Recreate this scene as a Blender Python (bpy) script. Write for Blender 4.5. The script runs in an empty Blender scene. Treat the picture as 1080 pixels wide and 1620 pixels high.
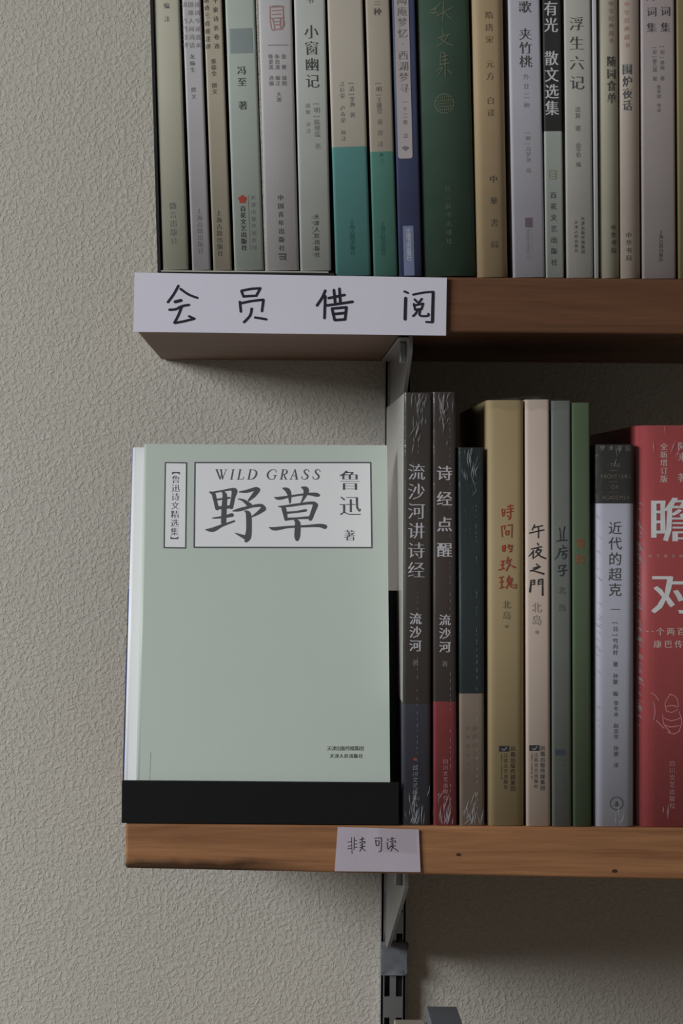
import bpy, bmesh, math, random
from mathutils import Vector, Matrix, noise

random.seed(7)
SC = bpy.context.scene
COL = SC.collection

# ------------------------------------------------------------------ camera
FPX = 3008.0                      # focal length in pixels of a 1080x1620 frame
CX, CY = 445.0, 790.0             # principal point
ROLL = math.radians(0.45)
CAM_D = 0.94                      # distance camera - front plane of the shelves (y = 0)
cam_data = bpy.data.cameras.new('camera')
cam = bpy.data.objects.new('camera', cam_data)
COL.objects.link(cam)
cam_data.sensor_fit = 'VERTICAL'
cam_data.sensor_height = 24.0
cam_data.lens = FPX / 1620.0 * 24.0
cam_data.shift_x = (540.0 - CX) / 1620.0
cam_data.shift_y = -(810.0 - CY) / 1620.0
cam_data.clip_start = 0.01
right = Vector((math.cos(ROLL), 0, math.sin(ROLL)))
up = Vector((-math.sin(ROLL), 0, math.cos(ROLL)))
back = Vector((0, -1, 0))
cam.matrix_world = Matrix(((right.x, up.x, back.x, 0), (right.y, up.y, back.y, -CAM_D),
                           (right.z, up.z, back.z, 0), (0, 0, 0, 1)))
SC.camera = cam

# ------------------------------------------------------------------ world, light, exposure
SC.view_settings.view_transform = 'Standard'
SC.view_settings.look = 'None'
SC.view_settings.gamma = 1.0
SC.view_settings.use_curve_mapping = False
SC.view_settings.exposure = 0.0
world = bpy.data.worlds.new('world')
SC.world = world
world.use_nodes = True
world.node_tree.nodes['Background'].inputs[0].default_value = (1.0, 0.93, 0.82, 1)
world.node_tree.nodes['Background'].inputs[1].default_value = 0.10


def area_light(name, loc, target, sx, sy, power, colour):
    d = bpy.data.lights.new(name, 'AREA')
    d.shape = 'RECTANGLE'
    d.size, d.size_y = sx, sy
    d.energy = power
    d.color = colour
    o = bpy.data.objects.new(name, d)
    COL.objects.link(o)
    o.location = loc
    o.rotation_euler = (Vector(target) - Vector(loc)).to_track_quat('-Z', 'Y').to_euler()
    return o


# daylight from a window to the left of and a little below the shelves
area_light('window_daylight', (-1.65, -1.0, 0.52), (-0.8, -0.2, -1.3), 0.9, 0.8, 44.0, (0.92, 0.96, 1.0))

WALL_Y = 0.20


def P(px, py, y=0.0):
    """world point at depth y seen at photo pixel (px, py)"""
    dx, dy = px - CX, CY - py
    k = (CAM_D + y) / FPX
    return Vector(((dx * math.cos(ROLL) - dy * math.sin(ROLL)) * k, y,
                   (dx * math.sin(ROLL) + dy * math.cos(ROLL)) * k))


def ray_plane(px, py, p0, n):
    o = Vector((0, -CAM_D, 0))
    d = P(px, py, 0) - o
    t = (p0 - o).dot(n) / d.dot(n)
    return o + d * t


# ------------------------------------------------------------------ materials
def lin(c):
    return tuple(((v / 255.0) / 12.92 if v <= 10 else (((v / 255.0) + 0.055) / 1.055) ** 2.4) for v in c)


GAIN = 1.75


def alb(c, g=GAIN):
    m = 0.3 * c[0] + 0.59 * c[1] + 0.11 * c[2]
    c = tuple(m + (v - m) * 0.85 for v in c)
    return tuple(min(0.86, v * g) for v in lin(c)) + (1.0,)


MATS = {}


def new_mat(name):
    m = bpy.data.materials.new(name)
    m.use_nodes = True
    nt = m.node_tree
    return m, nt, nt.nodes['Principled BSDF'], nt.links


def paper(name, col, rough=0.5, band=None, band_h=0.0, band2=None, band2_h=0.0, spec=0.35, var=0.10, scale=40, coat=0.0):
    """printed paper / cloth: base colour, optional printed colour block below band_h (object z),
    optional block above band2_h"""
    if name in MATS:
        return MATS[name]
    m, nt, b, L = new_mat(name)
    N = nt.nodes
    tc = N.new('ShaderNodeTexCoord')
    base = N.new('ShaderNodeRGB'); base.outputs[0].default_value = alb(col)
    cur = base.outputs[0]
    sep = N.new('ShaderNodeSeparateXYZ'); L.new(tc.outputs['Object'], sep.inputs[0])
    for (bc, bh, op) in ((band, band_h, 'LESS_THAN'), (band2, band2_h, 'GREATER_THAN')):
        if bc is None:
            continue
        mt = N.new('ShaderNodeMath'); mt.operation = op; mt.inputs[1].default_value = bh
        L.new(sep.outputs['Z'], mt.inputs[0])
        mx = N.new('ShaderNodeMix'); mx.data_type = 'RGBA'
        L.new(mt.outputs[0], mx.inputs['Factor']); L.new(cur, mx.inputs['A'])
        mx.inputs['B'].default_value = alb(bc)
        cur = mx.outputs['Result']
    nz = N.new('ShaderNodeTexNoise'); nz.inputs['Scale'].default_value = scale; nz.inputs['Detail'].default_value = 5
    L.new(tc.outputs['Object'], nz.inputs['Vector'])
    mr = N.new('ShaderNodeMapRange'); mr.inputs['To Min'].default_value = 1 - var; mr.inputs['To Max'].default_value = 1 + var
    L.new(nz.outputs['Fac'], mr.inputs['Value'])
    hs = N.new('ShaderNodeHueSaturation'); L.new(cur, hs.inputs['Color']); L.new(mr.outputs[0], hs.inputs['Value'])
    L.new(hs.outputs[0], b.inputs['Base Color'])
    b.inputs['Roughness'].default_value = rough
    b.inputs['Specular IOR Level'].default_value = spec
    b.inputs['Coat Weight'].default_value = coat
    b.inputs['Coat Roughness'].default_value = 0.25
    nf = N.new('ShaderNodeTexNoise'); nf.inputs['Scale'].default_value = 900; nf.inputs['Detail'].default_value = 2
    L.new(tc.outputs['Object'], nf.inputs['Vector'])
    bp = N.new('ShaderNodeBump'); bp.inputs['Strength'].default_value = 0.08; bp.inputs['Distance'].default_value = 0.0003
    L.new(nf.outputs['Fac'], bp.inputs['Height']); L.new(bp.outputs[0], b.inputs['Normal'])
    MATS[name] = m
    return m


def ink(name, col, rough=0.6, metal=0.0):
    if name in MATS:
        return MATS[name]
    m, nt, b, L = new_mat(name)
    N = nt.nodes
    tc = N.new('ShaderNodeTexCoord')
    nz = N.new('ShaderNodeTexNoise'); nz.inputs['Scale'].default_value = 300
    L.new(tc.outputs['Object'], nz.inputs['Vector'])
    hs = N.new('ShaderNodeHueSaturation'); hs.inputs['Color'].default_value = alb(col)
    mr = N.new('ShaderNodeMapRange'); mr.inputs['To Min'].default_value = 0.85; mr.inputs['To Max'].default_value = 1.15
    L.new(nz.outputs['Fac'], mr.inputs['Value']); L.new(mr.outputs[0], hs.inputs['Value'])
    L.new(hs.outputs[0], b.inputs['Base Color'])
    b.inputs['Roughness'].default_value = rough
    b.inputs['Metallic'].default_value = metal
    b.inputs['Specular IOR Level'].default_value = 0.3
    MATS[name] = m
    return m


def plaster():
    m, nt, b, L = new_mat('plaster_wall')
    N = nt.nodes
    tc = N.new('ShaderNodeTexCoord')
    n1 = N.new('ShaderNodeTexNoise'); n1.inputs['Scale'].default_value = 2.2; n1.inputs['Detail'].default_value = 4
    n2 = N.new('ShaderNodeTexNoise'); n2.inputs['Scale'].default_value = 400; n2.inputs['Detail'].default_value = 3.5
    n2.inputs['Roughness'].default_value = 0.55; n2.inputs['Distortion'].default_value = 0.6
    n3 = N.new('ShaderNodeTexNoise'); n3.inputs['Scale'].default_value = 130; n3.inputs['Detail'].default_value = 2
    for n in (n1, n2, n3):
        L.new(tc.outputs['Object'], n.inputs['Vector'])
    cr = N.new('ShaderNodeValToRGB')
    cr.color_ramp.elements[0].position = 0.3; cr.color_ramp.elements[0].color = (0.50, 0.466, 0.403, 1)
    cr.color_ramp.elements[1].position = 0.7; cr.color_ramp.elements[1].color = (0.58, 0.543, 0.475, 1)
    L.new(n1.outputs['Fac'], cr.inputs[0])
    L.new(cr.outputs[0], b.inputs['Base Color'])
    r2 = N.new('ShaderNodeMapRange'); r2.inputs['From Min'].default_value = 0.42; r2.inputs['From Max'].default_value = 0.68
    r2.interpolation_type = 'SMOOTHSTEP'
    L.new(n2.outputs['Fac'], r2.inputs['Value'])
    ad = N.new('ShaderNodeMath'); ad.operation = 'MULTIPLY_ADD'; ad.inputs[1].default_value = 0.7
    L.new(n3.outputs['Fac'], ad.inputs[0]); L.new(r2.outputs[0], ad.inputs[2])
    bp = N.new('ShaderNodeBump'); bp.inputs['Strength'].default_value = 0.6; bp.inputs['Distance'].default_value = 0.0006
    L.new(ad.outputs[0], bp.inputs['Height']); L.new(bp.outputs[0], b.inputs['Normal'])
    b.inputs['Roughness'].default_value = 0.75
    b.inputs['Specular IOR Level'].default_value = 0.25
    return m


def wood(name, dark, light, stain=0.0):
    m, nt, b, L = new_mat(name)
    N = nt.nodes
    tc = N.new('ShaderNodeTexCoord')
    mp = N.new('ShaderNodeMapping'); mp.inputs['Scale'].default_value = (1.2, 9, 22)
    L.new(tc.outputs['Object'], mp.inputs['Vector'])
    n1 = N.new('ShaderNodeTexNoise'); n1.inputs['Scale'].default_value = 5; n1.inputs['Detail'].default_value = 7
    n1.inputs['Roughness'].default_value = 0.6; n1.inputs['Distortion'].default_value = 0.8
    L.new(mp.outputs[0], n1.inputs['Vector'])
    mp2 = N.new('ShaderNodeMapping'); mp2.inputs['Scale'].default_value = (6, 60, 240)
    L.new(tc.outputs['Object'], mp2.inputs['Vector'])
    n2 = N.new('ShaderNodeTexNoise'); n2.inputs['Scale'].default_value = 5; n2.inputs['Detail'].default_value = 3
    L.new(mp2.outputs[0], n2.inputs['Vector'])
    cr = N.new('ShaderNodeValToRGB')
    cr.color_ramp.elements[0].position = 0.32; cr.color_ramp.elements[0].color = alb(dark)
    cr.color_ramp.elements[1].position = 0.68; cr.color_ramp.elements[1].color = alb(light)
    L.new(n1.outputs['Fac'], cr.inputs[0])
    mr = N.new('ShaderNodeMapRange'); mr.inputs['To Min'].default_value = 0.8; mr.inputs['To Max'].default_value = 1.2
    L.new(n2.outputs['Fac'], mr.inputs['Value'])
    # knots
    mpk = N.new('ShaderNodeMapping'); mpk.inputs['Scale'].default_value = (9, 9, 22)
    L.new(tc.outputs['Object'], mpk.inputs['Vector'])
    vk = N.new('ShaderNodeTexVoronoi'); vk.inputs['Scale'].default_value = 1.0
    L.new(mpk.outputs[0], vk.inputs['Vector'])
    mk = N.new('ShaderNodeMapRange'); mk.inputs['From Min'].default_value = 0.04; mk.inputs['From Max'].default_value = 0.12
    mk.inputs['To Min'].default_value = 0.55; mk.inputs['To Max'].default_value = 1.0
    L.new(vk.outputs['Distance'], mk.inputs['Value'])
    mu = N.new('ShaderNodeMath'); mu.operation = 'MULTIPLY'
    L.new(mr.outputs[0], mu.inputs[0]); L.new(mk.outputs[0], mu.inputs[1])
    last = mu.outputs[0]
    if stain:
        # dark grime stain along the lower left of the front edge
        sp = N.new('ShaderNodeSeparateXYZ'); L.new(tc.outputs['Object'], sp.inputs[0])
        ns = N.new('ShaderNodeTexNoise'); ns.inputs['Scale'].default_value = 45; ns.inputs['Detail'].default_value = 4
        L.new(tc.outputs['Object'], ns.inputs['Vector'])
        zz = N.new('ShaderNodeMath'); zz.operation = 'MULTIPLY_ADD'; zz.inputs[1].default_value = -0.007
        L.new(ns.outputs['Fac'], zz.inputs[0]); L.new(sp.outputs['Z'], zz.inputs[2])
        mz = N.new('ShaderNodeMapRange'); mz.inputs['From Min'].default_value = -0.1843; mz.inputs['From Max'].default_value = -0.1808
        mz.inputs['To Min'].default_value = 1.0; mz.inputs['To Max'].default_value = 0.0
        L.new(zz.outputs[0], mz.inputs['Value'])
        mx_ = N.new('ShaderNodeMapRange'); mx_.inputs['From Min'].default_value = -0.02; mx_.inputs['From Max'].default_value = 0.02
        mx_.inputs['To Min'].default_value = stain; mx_.inputs['To Max'].default_value = 0.0
        L.new(sp.outputs['X'], mx_.inputs['Value'])
        pr = N.new('ShaderNodeMath'); pr.operation = 'MULTIPLY'
        L.new(mz.outputs[0], pr.inputs[0]); L.new(mx_.outputs[0], pr.inputs[1])
        iv = N.new('ShaderNodeMath'); iv.operation = 'SUBTRACT'; iv.inputs[0].default_value = 1.0; L.new(pr.outputs[0], iv.inputs[1])
        m2 = N.new('ShaderNodeMath'); m2.operation = 'MULTIPLY'; L.new(last, m2.inputs[0]); L.new(iv.outputs[0], m2.inputs[1])
        last = m2.outputs[0]
    hs = N.new('ShaderNodeHueSaturation')
    L.new(cr.outputs[0], hs.inputs['Color']); L.new(last, hs.inputs['Value'])
    L.new(hs.outputs[0], b.inputs['Base Color'])
    bp = N.new('ShaderNodeBump'); bp.inputs['Strength'].default_value = 0.25; bp.inputs['Distance'].default_value = 0.0004
    L.new(n2.outputs['Fac'], bp.inputs['Height']); L.new(bp.outputs[0], b.inputs['Normal'])
    b.inputs['Roughness'].default_value = 0.5
    b.inputs['Specular IOR Level'].default_value = 0.35
    return m


def metal(name, col, rough=0.35, met=0.9):
    m, nt, b, L = new_mat(name)
    N = nt.nodes
    tc = N.new('ShaderNodeTexCoord')
    nz = N.new('ShaderNodeTexNoise'); nz.inputs['Scale'].default_value = 60; nz.inputs['Detail'].default_value = 4
    L.new(tc.outputs['Object'], nz.inputs['Vector'])
    mr = N.new('ShaderNodeMapRange'); mr.inputs['To Min'].default_value = rough * 0.7; mr.inputs['To Max'].default_value = rough * 1.4
    L.new(nz.outputs['Fac'], mr.inputs['Value']); L.new(mr.outputs[0], b.inputs['Roughness'])
    b.inputs['Base Color'].default_value = col + (1,)
    b.inputs['Metallic'].default_value = met
    return m


def film_mat():
    m, nt, b, L = new_mat('clear_shrink_wrap')
    N = nt.nodes
    out = N['Material Output']
    tc = N.new('ShaderNodeTexCoord')
    mp = N.new('ShaderNodeMapping'); mp.inputs['Scale'].default_value = (1, 1, 0.35)
    mp.inputs['Rotation'].default_value = (0, 0.3, 0)
    L.new(tc.outputs['Object'], mp.inputs['Vector'])
    nz = N.new('ShaderNodeTexNoise'); nz.inputs['Scale'].default_value = 130; nz.inputs['Detail'].default_value = 3
    nz.inputs['Distortion'].default_value = 1.5
    L.new(mp.outputs[0], nz.inputs['Vector'])
    bp = N.new('ShaderNodeBump'); bp.inputs['Strength'].default_value = 0.35; bp.inputs['Distance'].default_value = 0.0012
    L.new(nz.outputs['Fac'], bp.inputs['Height'])
    gl = N.new('ShaderNodeBsdfGlossy'); gl.inputs['Roughness'].default_value = 0.16
    gl.inputs['Color'].default_value = (0.9, 0.92, 0.95, 1)
    L.new(bp.outputs[0], gl.inputs['Normal'])
    tr = N.new('ShaderNodeBsdfTransparent'); tr.inputs['Color'].default_value = (0.97, 0.97, 0.97, 1)
    # thin sheet: the same Schlick reflectance from both sides
    ge = N.new('ShaderNodeNewGeometry')
    dt = N.new('ShaderNodeVectorMath'); dt.operation = 'DOT_PRODUCT'
    L.new(ge.outputs['Incoming'], dt.inputs[0]); L.new(bp.outputs[0], dt.inputs[1])
    ab = N.new('ShaderNodeMath'); ab.operation = 'ABSOLUTE'; L.new(dt.outputs['Value'], ab.inputs[0])
    om = N.new('ShaderNodeMath'); om.operation = 'SUBTRACT'; om.inputs[0].default_value = 1.0; L.new(ab.outputs[0], om.inputs[1])
    pw = N.new('ShaderNodeMath'); pw.operation = 'POWER'; pw.inputs[1].default_value = 5.0; L.new(om.outputs[0], pw.inputs[0])
    fr = N.new('ShaderNodeMath'); fr.operation = 'MULTIPLY_ADD'; fr.inputs[1].default_value = 0.55; fr.inputs[2].default_value = 0.05
    fr.use_clamp = True
    L.new(pw.outputs[0], fr.inputs[0])
    mx = N.new('ShaderNodeMixShader')
    L.new(fr.outputs[0], mx.inputs[0]); L.new(tr.outputs[0], mx.inputs[1]); L.new(gl.outputs[0], mx.inputs[2])
    L.new(mx.outputs[0], out.inputs['Surface'])
    return m


def fold_mat():
    m, nt, b, L = new_mat('gathered_plastic_film')
    b.inputs['Base Color'].default_value = (0.72, 0.73, 0.76, 1)
    b.inputs['Roughness'].default_value = 0.22
    b.inputs['Alpha'].default_value = 0.30
    b.inputs['Specular IOR Level'].default_value = 0.8
    tc = nt.nodes.new('ShaderNodeTexCoord')
    nz = nt.nodes.new('ShaderNodeTexNoise'); nz.inputs['Scale'].default_value = 700
    L.new(tc.outputs['Object'], nz.inputs['Vector'])
    bp = nt.nodes.new('ShaderNodeBump'); bp.inputs['Strength'].default_value = 0.5; bp.inputs['Distance'].default_value = 0.0005
    L.new(nz.outputs['Fac'], bp.inputs['Height']); L.new(bp.outputs[0], b.inputs['Normal'])
    return m


M_PAGES = None


def pages_mat():
    m, nt, b, L = new_mat('page_edges')
    N = nt.nodes
    tc = N.new('ShaderNodeTexCoord')
    mp = N.new('ShaderNodeMapping'); mp.inputs['Scale'].default_value = (5000, 1, 1)
    L.new(tc.outputs['Object'], mp.inputs['Vector'])
    nz = N.new('ShaderNodeTexNoise'); nz.inputs['Scale'].default_value = 1
    L.new(mp.outputs[0], nz.inputs['Vector'])
    cr = N.new('ShaderNodeValToRGB')
    cr.color_ramp.elements[0].color = (0.5, 0.46, 0.38, 1); cr.color_ramp.elements[1].color = (0.75, 0.72, 0.64, 1)
    L.new(nz.outputs['Fac'], cr.inputs[0]); L.new(cr.outputs[0], b.inputs['Base Color'])
    b.inputs['Roughness'].default_value = 0.85
    return m


M_PAGES = pages_mat()
M_FILM = film_mat()
M_FOLD = fold_mat()
INK_BLACK = ink('black_ink', (38, 37, 40))
INK_DARK = ink('dark_grey_ink', (62, 62, 62))
INK_GREY = ink('grey_ink', (98, 96, 94))
INK_PALE = ink('pale_grey_ink', (118, 115, 112))
INK_WHITE = ink('white_ink', (168, 164, 168))
INK_RED = ink('red_ink', (140, 48, 36))
INK_PINK = ink('faded_red_ink', (146, 108, 106))
INK_GOLD = ink('dull_gold_ink', (82, 86, 66))
INK_MARKER = ink('marker_ink', (34, 33, 44), rough=0.4)


# ------------------------------------------------------------------ object helpers
def link_mesh(name, bm, mat, parent=None, smooth=False, loc=None):
    me = bpy.data.meshes.new(name)
    bm.normal_update()
    bm.to_mesh(me)
    bm.free()
    if mat is not None:
        me.materials.append(mat)
    if smooth:
        for p in me.polygons:
            p.use_smooth = True
    o = bpy.data.objects.new(name, me)
    COL.objects.link(o)
    if parent is not None:
        o.parent = parent
    if loc is not None:
        o.location = loc
    return o


def empty(name, label, cat, loc=(0, 0, 0), rot=(0, 0, 0), group=None):
    o = bpy.data.objects.new(name, None)
    COL.objects.link(o)
    o.location = loc
    o.rotation_euler = rot
    o.empty_display_size = 0.02
    tag(o, label, cat, group)
    return o


def tag(o, label, cat, group=None):
    o['label'] = label
    o['category'] = cat
    if group:
        o['group'] = group


def box(bm, x0, x1, y0, y1, z0, z1, bev=0.0, seg=2):
    r = bmesh.ops.create_cube(bm, size=1.0)
    vs = r['verts']
    for v in vs:
        v.co = Vector((x0 + (v.co.x + .5) * (x1 - x0), y0 + (v.co.y + .5) * (y1 - y0), z0 + (v.co.z + .5) * (z1 - z0)))
    if bev > 0:
        es = list({e for v in vs for e in v.link_edges})
        bmesh.ops.bevel(bm, geom=es, offset=bev, segments=seg, affect='EDGES', profile=0.5)


def prism(bm, poly, axis_pts):
    """poly: list of Vector (front loop); axis_pts: Vector offset to the rear loop"""
    f = [bm.verts.new(p) for p in poly]
    b = [bm.verts.new(p + axis_pts) for p in poly]
    n = len(poly)
    bm.faces.new(f)
    bm.faces.new(list(reversed(b)))
    for i in range(n):
        bm.faces.new((f[i], b[i], b[(i + 1) % n], f[(i + 1) % n]))
    bmesh.ops.recalc_face_normals(bm, faces=bm.faces[:])


# ------------------------------------------------------------------ lettering
_glyph = {}
_fc = bpy.data.curves.new('glyph_source', 'FONT')
_fo = bpy.data.objects.new('glyph_source', _fc)
_fc.resolution_u = 2
_fc.fill_mode = 'FRONT'


def glyph(ch, style):
    """flat triangulated glyph (verts 2d, faces) in em units, origin = em box centre"""
    key = (ch, style)
    if key in _glyph:
        return _glyph[key]
    _fc.body = ch
    _fc.offset = {'sans': 0.0, 'bold': 0.016, 'thin': -0.006}.get(style, 0.0)
    COL.objects.link(_fo)
    dg = bpy.context.evaluated_depsgraph_get()
    dg.update()
    me = bpy.data.meshes.new_from_object(_fo.evaluated_get(dg))
    COL.objects.unlink(_fo)
    vs = [Vector((v.co.x, v.co.y)) for v in me.vertices]
    fs = [tuple(p.vertices) for p in me.polygons]
    if style in ('serif', 'serifbold') and vs:
        bm = bmesh.new(); bm.from_mesh(me)
        bmesh.ops.remove_doubles(bm, verts=bm.verts, dist=1e-5)
        bm.verts.ensure_lookup_table()
        if bm.faces:
            s = 1.0 if sum(f.normal.z for f in bm.faces) >= 0 else -1.0
        a, bb = (0.013, -0.018) if style == 'serif' else (0.024, -0.004)
        newco = {}
        for v in bm.verts:
            n = Vector((0, 0)); k = 0
            for e in v.link_edges:
                if len(e.link_faces) != 1:
                    continue
                f = e.link_faces[0]
                mid = (e.verts[0].co + e.verts[1].co) / 2
                d = (e.verts[1].co - e.verts[0].co)
                nn = Vector((d.y, -d.x))
                if nn.length < 1e-9:
                    continue
                nn.normalize()
                c = f.calc_center_median() - mid
                if nn.dot(Vector((c.x, c.y))) > 0:
                    nn = -nn
                n += nn; k += 1
            if k:
                mx_ = max(abs(n.x), 1e-9); my_ = max(abs(n.y), 1e-9)
                sx = max(-1, min(1, n.x * 1.2)); sy = max(-1, min(1, n.y * 1.2))
                newco[v.index] = (v.co.x + sx * a, v.co.y + sy * bb)
        for i, (x, y) in newco.items():
            bm.verts[i].co.x = x; bm.verts[i].co.y = y
        vs = [Vector((v.co.x, v.co.y)) for v in bm.verts]
        fs = [tuple(v.index for v in f.verts) for f in bm.faces]
        bm.free()
    bpy.data.meshes.remove(me)
    cjk = ord(ch) > 0x2E00
    if vs:
        if cjk:
            off = Vector((0.5, 0.38))
            off = Vector((EM * 0.5, EM * 0.38)) if EM else off
            vs = [(v - off) / (EM or 1) for v in vs]
        else:
            x0 = min(v.x for v in vs); x1 = max(v.x for v in vs)
            y0, y1 = 0.0, 0.72
            vs = [Vector((v.x - (x0 + x1) / 2, v.y - (y0 + y1) / 2)) for v in vs]
    _glyph[key] = (vs, fs)
    return _glyph[key]


EM = 1.0


class Flat:
    """collects flat print on a plane, local coords (u, v)"""
    def __init__(self):
        self.v = []; self.f = []; self.lay = {}; self.n = 0

    def glyph(self, ch, u, v, sx, sy=None, style='sans', shear=0.0, rot=0.0):
        if ch in ' \u3000':
            return
        sy = sy or sx
        vs, fs = glyph(ch, style)
        b = len(self.v)
        cr, sr = math.cos(rot), math.sin(rot)
        for p in vs:
            x = p.x * sx + p.y * sy * shear; y = p.y * sy
            self.v.append((u + x * cr - y * sr, v + x * sr + y * cr))
        self.f += [tuple(b + i for i in f) for f in fs]

    def poly(self, pts):
        b = len(self.v)
        self.v += [tuple(p) for p in pts]
        self.f.append(tuple(range(b, b + len(pts))))

    def rect(self, u0, v0, u1, v1):
        self.poly([(u0, v0), (u1, v0), (u1, v1), (u0, v1)])

    def ring(self, cu, cv, r0, r1, n=24):
        for i in range(n):
            a, c = 2 * math.pi * i / n, 2 * math.pi * (i + 1) / n
            self.poly([(cu + r0 * math.cos(a), cv + r0 * math.sin(a)), (cu + r1 * math.cos(a), cv + r1 * math.sin(a)),
                       (cu + r1 * math.cos(c), cv + r1 * math.sin(c)), (cu + r0 * math.cos(c), cv + r0 * math.sin(c))])

    def disc(self, cu, cv, r, n=16):
        self.poly([(cu + r * math.cos(2 * math.pi * i / n), cv + r * math.sin(2 * math.pi * i / n)) for i in range(n)])

    def stroke(self, pts):
        """pts: (u, v, width) smooth ribbon with rounded ends"""
        if len(pts) == 2:
            dense = [pts[0], tuple((a + b) / 2 for a, b in zip(*pts)), pts[1]]
        else:
            dense = []
            q = [pts[0]] + list(pts) + [pts[-1]]
            for i in range(1, len(q) - 2):
                for s in range(5):
                    t = s / 5.0
                    r = []
                    for k in range(3):
                        p0, p1, p2, p3 = q[i - 1][k], q[i][k], q[i + 1][k], q[i + 2][k]
                        r.append(0.5 * ((2 * p1) + (-p0 + p2) * t + (2 * p0 - 5 * p1 + 4 * p2 - p3) * t * t + (-p0 + 3 * p1 - 3 * p2 + p3) * t ** 3))
                    dense.append(tuple(r))
            dense.append(tuple(pts[-1]))
        L_, R_ = [], []
        n = len(dense)
        start = len(self.v)
        for i, (u, v, w) in enumerate(dense):
            a = dense[max(0, i - 1)]; c = dense[min(n - 1, i + 1)]
            d = Vector((c[0] - a[0], c[1] - a[1]))
            if d.length < 1e-12:
                d = Vector((1, 0))
            d.normalize()
            nn = Vector((-d.y, d.x)) * abs(w) * 0.5
            L_.append((u + nn.x, v + nn.y)); R_.append((u - nn.x, v - nn.y))
        for i in range(n - 1):
            self.poly([L_[i], L_[i + 1], R_[i + 1], R_[i]])
        # ink laid over ink: each pass a few microns above the one before
        self.n += 1
        for q in range(start, len(self.v)):
            self.lay[q] = self.n
        for (u, v, w) in (dense[0], dense[-1]):
            start = len(self.v)
            self.disc(u, v, abs(w) * 0.5, 8)
            self.n += 1
            for q in range(start, len(self.v)):
                self.lay[q] = self.n

    def build(self, name, mat, parent, put):
        """put(u, v) -> Vector in parent space"""
        if not self.f:
            return None
        me = bpy.data.meshes.new(name)
        me.from_pydata([put(u, v) - Vector((0, 1.2e-6 * self.lay.get(i, 0), 0)) for i, (u, v) in enumerate(self.v)], [], self.f)
        me.materials.append(mat)
        me.update()
        o = bpy.data.objects.new(name, me)
        COL.objects.link(o)
        o.parent = parent
        return o


# ------------------------------------------------------------------ setting: the wall
bm = bmesh.new()
box(bm, -1.6, 1.6, WALL_Y, WALL_Y + 0.12, -1.3, 1.1)
w = link_mesh('wall_back', bm, plaster())
w['kind'] = 'structure'
w['label'] = 'beige rough-plastered wall'

# ------------------------------------------------------------------ shelves
UP_TOP, UP_BOT = 0.1106, 0.0832
LO_TOP = -0.1609


def shelf(name, label, mat, xl, xr, ztop, zb_l, zb_r):
    bm = bmesh.new()
    nx = 16
    pts = []
    r = bmesh.ops.create_cube(bm, size=1.0)
    for v in r['verts']:
        x = xl if v.co.x < 0 else xr
        z = ztop if v.co.z > 0 else (zb_l if v.co.x < 0 else zb_r)
        v.co = Vector((x, 0.0 if v.co.y < 0 else WALL_Y - 0.0008, z))
    bmesh.ops.bevel(bm, geom=bm.edges[:], offset=0.0014, segments=3, affect='EDGES', profile=0.5)
    o = link_mesh(name, bm, mat)
    for p in o.data.polygons:
        p.use_smooth = False
    tag(o, label, 'shelf')
    return o


M_WOOD_U = wood('shaded_oiled_pine', (78, 48, 30), (98, 62, 39))  # same pine as the lower board, its dimmer light mixed into the colour
M_WOOD_L = wood('oiled_pine', (108, 66, 38), (146, 98, 60), stain=0.8)
XL_U = P(213, 525).x
XL_L = P(198, 1340).x
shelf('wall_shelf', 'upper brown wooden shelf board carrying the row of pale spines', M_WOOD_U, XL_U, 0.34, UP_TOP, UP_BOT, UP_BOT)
LOWER = shelf('wall_shelf', 'lower orange-brown wooden shelf board under the face-out green book', M_WOOD_L, XL_L, 0.34, LO_TOP, -0.1830, -0.1885)
shelf('wall_shelf', 'third wooden shelf board below the picture carrying two book boxes', M_WOOD_L, XL_L, 0.34, -0.48, -0.507, -0.507)

for (kx, ky, kr) in ((725, 1352, 3.2), (972, 1378, 3.6)):
    f = Flat()
    q = P(kx, ky, 0.0)
    kk0 = CAM_D / FPX
    f.poly([(q.x + kr * kk0 * math.cos(t * .6) * (1.3 + .2 * math.sin(t * 2.3)), q.z + kr * kk0 * 0.8 * math.sin(t * .6)) for t in range(10)])
    f.build('wood_knot', ink('knot_brown', (62, 34, 20)), LOWER, lambda u, v: Vector((u, -0.00008, v)))

# ------------------------------------------------------------------ slotted rail and brackets
M_STEEL = metal('galvanised_steel', (0.36, 0.37, 0.38), 0.36, 0.75)
M_STEEL_SHADE = metal('slot_shade_steel', (0.05, 0.05, 0.05), 0.6, 0.5)  # near-black rail back: shade inside the slots put into the steel colour
RX0 = P(603, 1500, 0.19).x
RX1 = P(641, 1500, 0.19).x
rail = empty('slotted_wall_rail', 'narrow grey steel upright rail with slots screwed to the wall behind the shelves', 'shelf rail', (0, 0, 0))
bm = bmesh.new()
y0, y1 = WALL_Y - 0.010, WALL_Y - 0.0003
box(bm, RX0, RX0 + 0.0012, y0, y1, -0.75, 0.40)
box(bm, RX1 - 0.0012, RX1, y0, y1, -0.75, 0.40)
wdt = RX1 - RX0
c = [RX0 + wdt * k for k in (0.0, 0.14, 0.36, 0.62, 0.88, 1.0)]
box(bm, c[0], c[1], y0, y0 + 0.0012, -0.75, 0.40)
box(bm, c[2], c[3], y0, y0 + 0.0012, -0.75, 0.40)
box(bm, c[4], c[5], y0, y0 + 0.0012, -0.75, 0.40)
z = -0.745
while z < 0.39:
    for (a, b_) in ((c[1], c[2]), (c[3], c[4])):
        box(bm, a, b_, y0, y0 + 0.0012, z + 0.0125, z + 0.025)
    z += 0.025
link_mesh('channel', bm, M_STEEL, rail)
bm = bmesh.new()
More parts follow.
